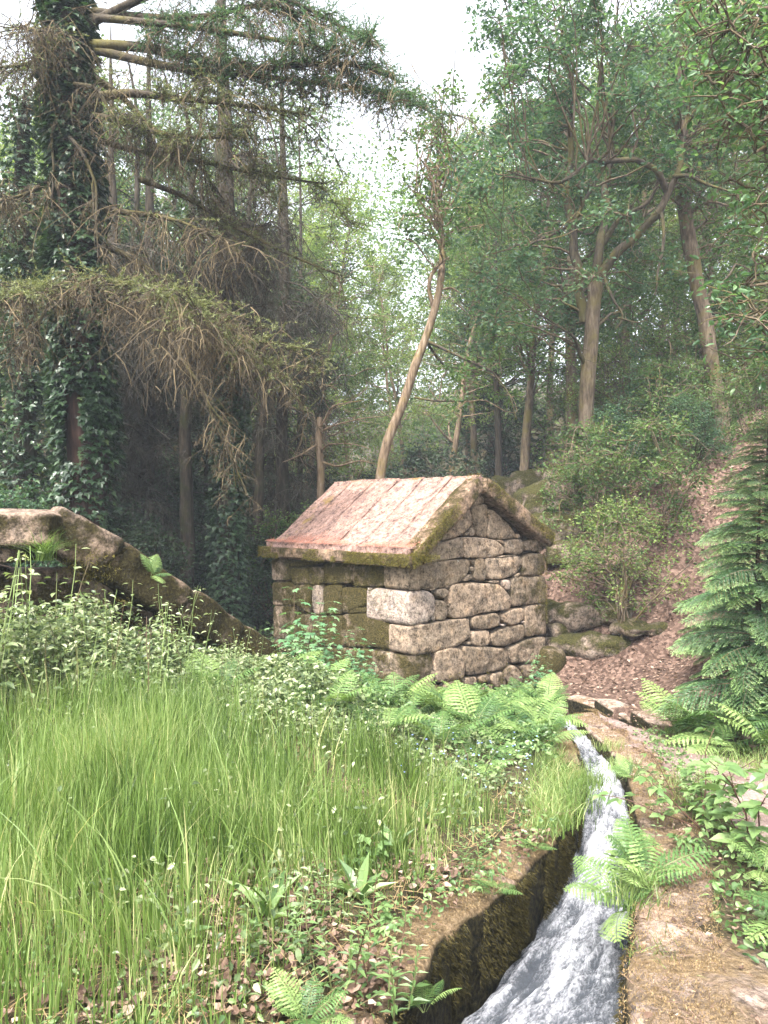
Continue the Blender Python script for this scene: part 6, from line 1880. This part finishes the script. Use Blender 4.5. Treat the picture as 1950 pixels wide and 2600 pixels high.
def rosette_mesh(seed, n, L, ratio):
    rng = np.random.default_rng(seed); mb = MB()
    a = np.arange(n)*2.4+rng.normal(0, .2, n)
    el = rng.uniform(.3, 1.2, n)
    d_ = np.c_[np.cos(a)*np.cos(el), np.sin(a)*np.cos(el), np.sin(el)]
    up = np.c_[-np.cos(a)*np.sin(el), -np.sin(a)*np.sin(el), np.cos(el)]
    l = L*rng.uniform(.7, 1.15, n)
    leaves(mb, np.zeros((n, 3)), d_, up, l, l*ratio, 'oval', rng.uniform(.2, 1, n))
    return mb.mesh('leaves', M['forb'])
RO = [rosette_mesh(361, 9, .20, .24), rosette_mesh(362, 8, .16, .36)]
for k, (x, y, v, sc, lab) in enumerate(((-.45, 2.95, 0, 1.1, 'dandelion rosette with long leaves near the bottom centre'), (-.1, 3.2, 0, 1.0, 'dandelion rosette between the grass and the near left wall'), (.05, 3.75, 0, .9, 'dandelion rosette in the grass near the bramble shoot'), (.2, 4.15, 0, .9, 'dandelion rosette at the grass edge by the channel bend'), (-.75, 2.75, 1, 1.0, 'dock rosette at the bottom left in thin grass'), (-1.0, 3.3, 1, .9, 'dock rosette in the left grass'), (-.62, 3.5, 1, .8, 'small dock rosette in the middle of the grass'), (-.3, 2.45, 1, .8, 'dock rosette at the very bottom among dead leaves'), (1.38, 4.62, 1, .5, 'pale rosette hanging from the left channel wall over the water'), (.95, 2.62, 0, .45, 'narrow green rosette at the foot of the near right wall'))):
    t = thing('leaf_rosette', lab, 'plant', (x, y, gz(x, y)+(0.0 if k < 8 else -.22)), k*.9, 'leaf rosettes in the grass', sc)
    link('leaves', RO[v], t)

# ------------------------------------------------------------------ the long grass
def blades(mb, rng, x, y, z, h, w, lean, segs=4, mat=0, tint=None):
    n = len(x)
    a = 4*vnoise(np.c_[x*2.6, y*2.6, 0*x], 17)+rng.normal(0, 1.5, n)
    d = np.c_[np.cos(a), np.sin(a)]
    sidev = np.c_[-d[:, 1], d[:, 0], np.zeros(n)]
    tw = rng.uniform(0, PI, n)
    sidev = np.c_[np.cos(tw), np.sin(tw), np.zeros(n)]
    rows = []
    for i in range(segs+1):
        u = i/segs
        off = lean*h*u**2.0
        c = np.c_[x+d[:, 0]*off, y+d[:, 1]*off, z+h*(u-.32*lean*u**2.4)]
        ww = w*(1-u**1.6)*(1 if i < segs else 0)
        if i < segs:
            rows.append(np.stack([c-sidev*(ww/2)[:, None], c+sidev*(ww/2)[:, None]], 1))
        else:
            rows.append(c[:, None])
    v = np.concatenate(rows, 1).reshape(-1, 3)
    k = 2*segs+1
    b = (np.arange(n)*k)[:, None]
    if tint is None: tint = np.clip(rng.beta(1.6, 2.4, n)+.25*vnoise(np.c_[x*3, y*3, 0*x], 18), 0, 1)
    for i in range(segs-1):
        f = b+np.array([[2*i, 2*i+1, 2*i+3, 2*i+2]])
        (mb.add(v, f, tint, mat) if i == 0 else (mb.f.append(f+base_), mb.t.append(np.asarray(tint, np.float32)), mb.m.append(np.full(n, mat, np.int32))))
        if i == 0: base_ = mb.n-len(v)
    f = b+np.array([[2*segs-2, 2*segs-1, 2*segs]])
    mb.f.append(f+base_); mb.t.append(np.asarray(tint, np.float32)); mb.m.append(np.full(n, mat, np.int32))

rng = np.random.default_rng(401)
mb = MB()
n = 118000
y = 2.1+4.9*rng.uniform(0, 1, n)**.9
x = rng.uniform(-1.12, .30, n)*y+rng.normal(0, .05, n)
edge_ = left_x(y)-.17+.03*sstep(4.2, 5.2, y)
f_ = fbm(np.c_[x*1.6, y*1.6, 0*x], 402, 3)
dens = np.clip(.55+.75*f_, .06, 1)*sstep(0, .35, edge_-x+.12*f_)
dens *= 1-.5*sstep(3.5, 2.5, y)*sstep(-1.0, -.1, x)
dens *= 1-.55*sstep(3.6, 2.3, y)
dens *= 1-.45*sstep(.68, .8, -x/y)
dens *= sstep(6.6, 5.6, y+.3*f_+.42*np.clip(x+2.2, 0, 2.4))
k_ = rng.uniform(0, 1, n) < dens
x, y, f_ = x[k_], y[k_], f_[k_]
h = (.19+.17*sstep(2.6, 4.6, y))*rng.uniform(.45, 1.25, len(x))*(1+.35*f_)
h *= 1-.6*sstep(.75, .05, left_x(y)-.20-x)
blades(mb, rng, x, y, ground(x, y)-.01, h, rng.uniform(.003, .0082, len(x)), rng.beta(1.3, 4.2, len(x))*.9)
# taller broad blades
n = 1100
y = rng.uniform(2.6, 6.2, n); x = rng.uniform(-.6, .1, n)*y
k_ = (x < left_x(y)-.45) & (y < 5.4)
x, y = x[k_], y[k_]
blades(mb, rng, x, y, ground(x, y)-.01, rng.uniform(.28, .55, len(x)), rng.uniform(.007, .012, len(x)), rng.beta(1.5, 2.5, len(x)), 6)
n = 420
y = rng.uniform(2.5, 5.6, n); x = rng.uniform(-.62, .12, n)*y
k_ = x < left_x(y)-.4
x, y = x[k_], y[k_]
hs_ = rng.uniform(.34, .58, len(x)); ln_ = rng.beta(1.3, 3, len(x))*.7
blades(mb, rng, x, y, ground(x, y)-.01, hs_, np.full(len(x), .0028), ln_, 5, 0, rng.uniform(.75, 1, len(x)))
o = mb.build('grass', M['grass']); tag(o, 'long bright meadow grass left of the channel', None, None, 'stuff')
# straw and dry stalks low in the grass
mb = MB()
n = 6000
y = rng.uniform(2.1, 5.6, n); x = rng.uniform(-.6, .3, n)*y
k_ = (x < left_x(y)-.1)
x, y = x[k_], y[k_]
a = rng.normal(size=(len(x), 3)); a[:, 2] = np.abs(a[:, 2])*.35
leaves(mb, np.c_[x, y, ground(x, y)+.01], a, rng.normal(size=(len(x), 3)), rng.uniform(.06, .2, len(x)), .004, 'needle', rng.uniform(.5, 1, len(x)))
o = mb.build('dry_grass', M['moss_dry']); tag(o, 'dry straw lying low in the meadow grass', None, None, 'stuff')
# tufts along the path, on walls
mb = MB()
for (cx_, cy_, r_, cnt, hh) in ((2.05, 4.9, .25, 260, .12), (2.2, 5.6, .28, 320, .13), (2.85, 5.4, .18, 200, .09), (2.95, 4.75, .18, 200, .09), (2.75, 6.1, .15, 120, .08), (3.0, 6.3, .35, 500, .16), (3.2, 5.8, .3, 260, .1), (1.12, 3.45, .10, 160, .14), (1.2, 3.6, .1, 120, .16), (1.02, 4.55, .14, 300, .17), (.9, 4.35, .1, 160, .12), (1.5, 5.55, .14, 200, .14), (1.05, 2.95, .08, 90, .09), (1.92, 6.15, .12, 140, .12), (2.05, 7.0, .12, 140, .12), (2.9, 7.6, .2, 160, .15), (2.6, 7.15, .12, 90, .1), (1.22, 5.25, .2, 420, .17), (1.32, 5.65, .2, 420, .18), (1.12, 4.95, .2, 420, .16), (1.34, 6.05, .16, 300, .15), (1.42, 6.5, .14, 220, .14), (1.48, 6.95, .12, 160, .14)):
    xx = cx_+rng.normal(0, r_*.6, cnt); yy2 = cy_+rng.normal(0, r_*.6, cnt)
    blades(mb, rng, xx, yy2, ground(xx, yy2)-.01, hh*rng.uniform(.5, 1.4, cnt), rng.uniform(.003, .006, cnt), rng.beta(2, 2, cnt)*1.2, 3)
o = mb.build('path_grass', M['grass']); tag(o, 'short grass tufts along the path and channel walls', None, None, 'stuff')
# grass tuft on the ruined wall
mb = MB()
cnt = 150
c = P(95, 1195, 6.7)
blades(mb, rng, np.full(cnt, 0.)+rng.normal(0, .03, cnt), rng.normal(0, .03, cnt), np.full(cnt, -.08), rng.uniform(.2, .42, cnt), rng.uniform(.004, .008, cnt), rng.uniform(.5, 1.9, cnt), 5)
o = mb.build('grass_tuft', M['grass']); o.location = c
tag(o, 'tuft of long grass hanging from the end of the capping slab', 'grass tuft')
# forget-me-nots
mb = MB()
n = 60
y = rng.uniform(4.6, 6.3, n); x = left_x(y)-.35-rng.uniform(0, .9, n)**1.5
p = np.c_[x, y, ground(x, y)+rng.uniform(.10, .28, n)]
for s in range(5):
    a = s*2*PI/5
    leaves(mb, p, np.repeat(np.array([[math.cos(a), math.sin(a), .15]]), n, 0), np.repeat(np.array([[0, -.5, 1.0]]), n, 0), .007, .0065, 'kite', rng.uniform(0, 1, n))
o = mb.build('forget_me_nots', M['flower']); tag(o, 'tiny blue flowers in the grass near the channel', None, None, 'stuff')

# ------------------------------------------------------------------ fallen leaves
mb = MB()
n = 22000
y = rng.uniform(6.8, 26, n); x = rng.uniform(1.9, 10, n)
k_ = (x > np.interp(y, [6.8, 8, 10.6, 12, 26], [3.1, 3.1, 2.6, 2.7, 2.2])) & (fbm(np.c_[x*.8, y*.8, 0*x], 440, 3) > -.5)
x, y = x[k_], y[k_]
l = rng.uniform(.035, .085, len(x))
leaves(mb, np.c_[x, y, ground(x, y)+rng.uniform(.005, .03, len(x))], np.c_[rng.normal(size=(len(x), 2)), rng.normal(0, .25, len(x))], np.c_[rng.normal(0, .45, (len(x), 2)), np.ones(len(x))], l, l*.6, 'kite', rng.uniform(0, 1, len(x)))
o = mb.build('leaf_litter', M['litter']); tag(o, 'pinkish brown fallen leaves covering the slope right of the hut', None, None, 'stuff')
mb = MB()
n = 3400
y = 2.15+2.6*rng.uniform(0, 1, n)**1.3; x = left_x(y)-.02-rng.beta(1.2, 2.2, n)*1.5
k_ = (fbm(np.c_[x*2.2, y*2.2, 0*x], 441, 3) > -.15)
x, y = x[k_], y[k_]
l = rng.uniform(.018, .052, len(x))
leaves(mb, np.c_[x, y, ground(x, y)+rng.uniform(.005, .035, len(x))], np.c_[rng.normal(size=(len(x), 2)), rng.normal(0, .35, len(x))], np.c_[rng.normal(0, .6, (len(x), 2)), np.ones(len(x))], l, l*.6, 'crisp', rng.uniform(0, 1, len(x)))
n = 900
y = rng.uniform(2.3, 8.8, n); x = np.where(rng.uniform(0, 1, n) < .4, right_x(y)+rng.uniform(.05, .5, n), rng.uniform(2.3, 3.3, n))
l = rng.uniform(.015, .04, n)
leaves(mb, np.c_[x, y, ground(x, y)+rng.uniform(.012, .03, n)], np.c_[rng.normal(size=(n, 2)), rng.normal(0, .25, n)], np.c_[rng.normal(0, .5, (n, 2)), np.ones(n)], l, l*.6, 'crisp', rng.uniform(0, 1, n))
o = mb.build('fallen_leaves', M['litter']); tag(o, 'dry brown dead leaves on the channel wall top and grass edge', None, None, 'stuff')

# ------------------------------------------------------------------ thin scattering volume, added to mimic lens glare over the trees
def veil():
    m, nt, out = mat_new('veil')
    pv = N(nt, 'ShaderNodeVolumePrincipled')
    pv.inputs['Color'].default_value = (0.76, 0.87, 1.0, 1)
    pv.inputs['Density'].default_value = 0.0013
    pv.inputs['Anisotropy'].default_value = 0.0
    nt.links.new(pv.outputs[0], out.inputs['Volume'])
    v, f = _cube_grid(1)
    mb = MB(); mb.add(v*np.array([170, 165, 35])+np.array([0, 100, 28]), f)
    o = mb.build('veil', m)
    tag(o, 'thin added haze in the air of the wood', None, None, 'stuff')
veil()

# fallen twiglets and needles on the channel walls
mb = MB()
rng = np.random.default_rng(470)
n = 1500
y = rng.uniform(2.2, 8.5, n)
x = np.where(rng.uniform(0, 1, n) < .7, right_x(y)+rng.uniform(.02, .5, n)*np.interp(y, [2, 4, 9], [1.15, .7, .6]), left_x(y)-rng.uniform(.02, .3, n))
a = np.c_[rng.normal(size=(n, 2)), rng.normal(0, .12, n)]
leaves(mb, np.c_[x, y, slope_z(y)+rng.uniform(.018, .034, n)], a, np.c_[rng.normal(0, .3, (n, 2)), np.ones(n)], rng.uniform(.02, .10, n), .0035, 'needle', rng.uniform(0, .6, n))
o = mb.build('fallen_twigs', M['litter']); tag(o, 'small brown twigs and needles fallen on the channel walls', None, None, 'stuff')
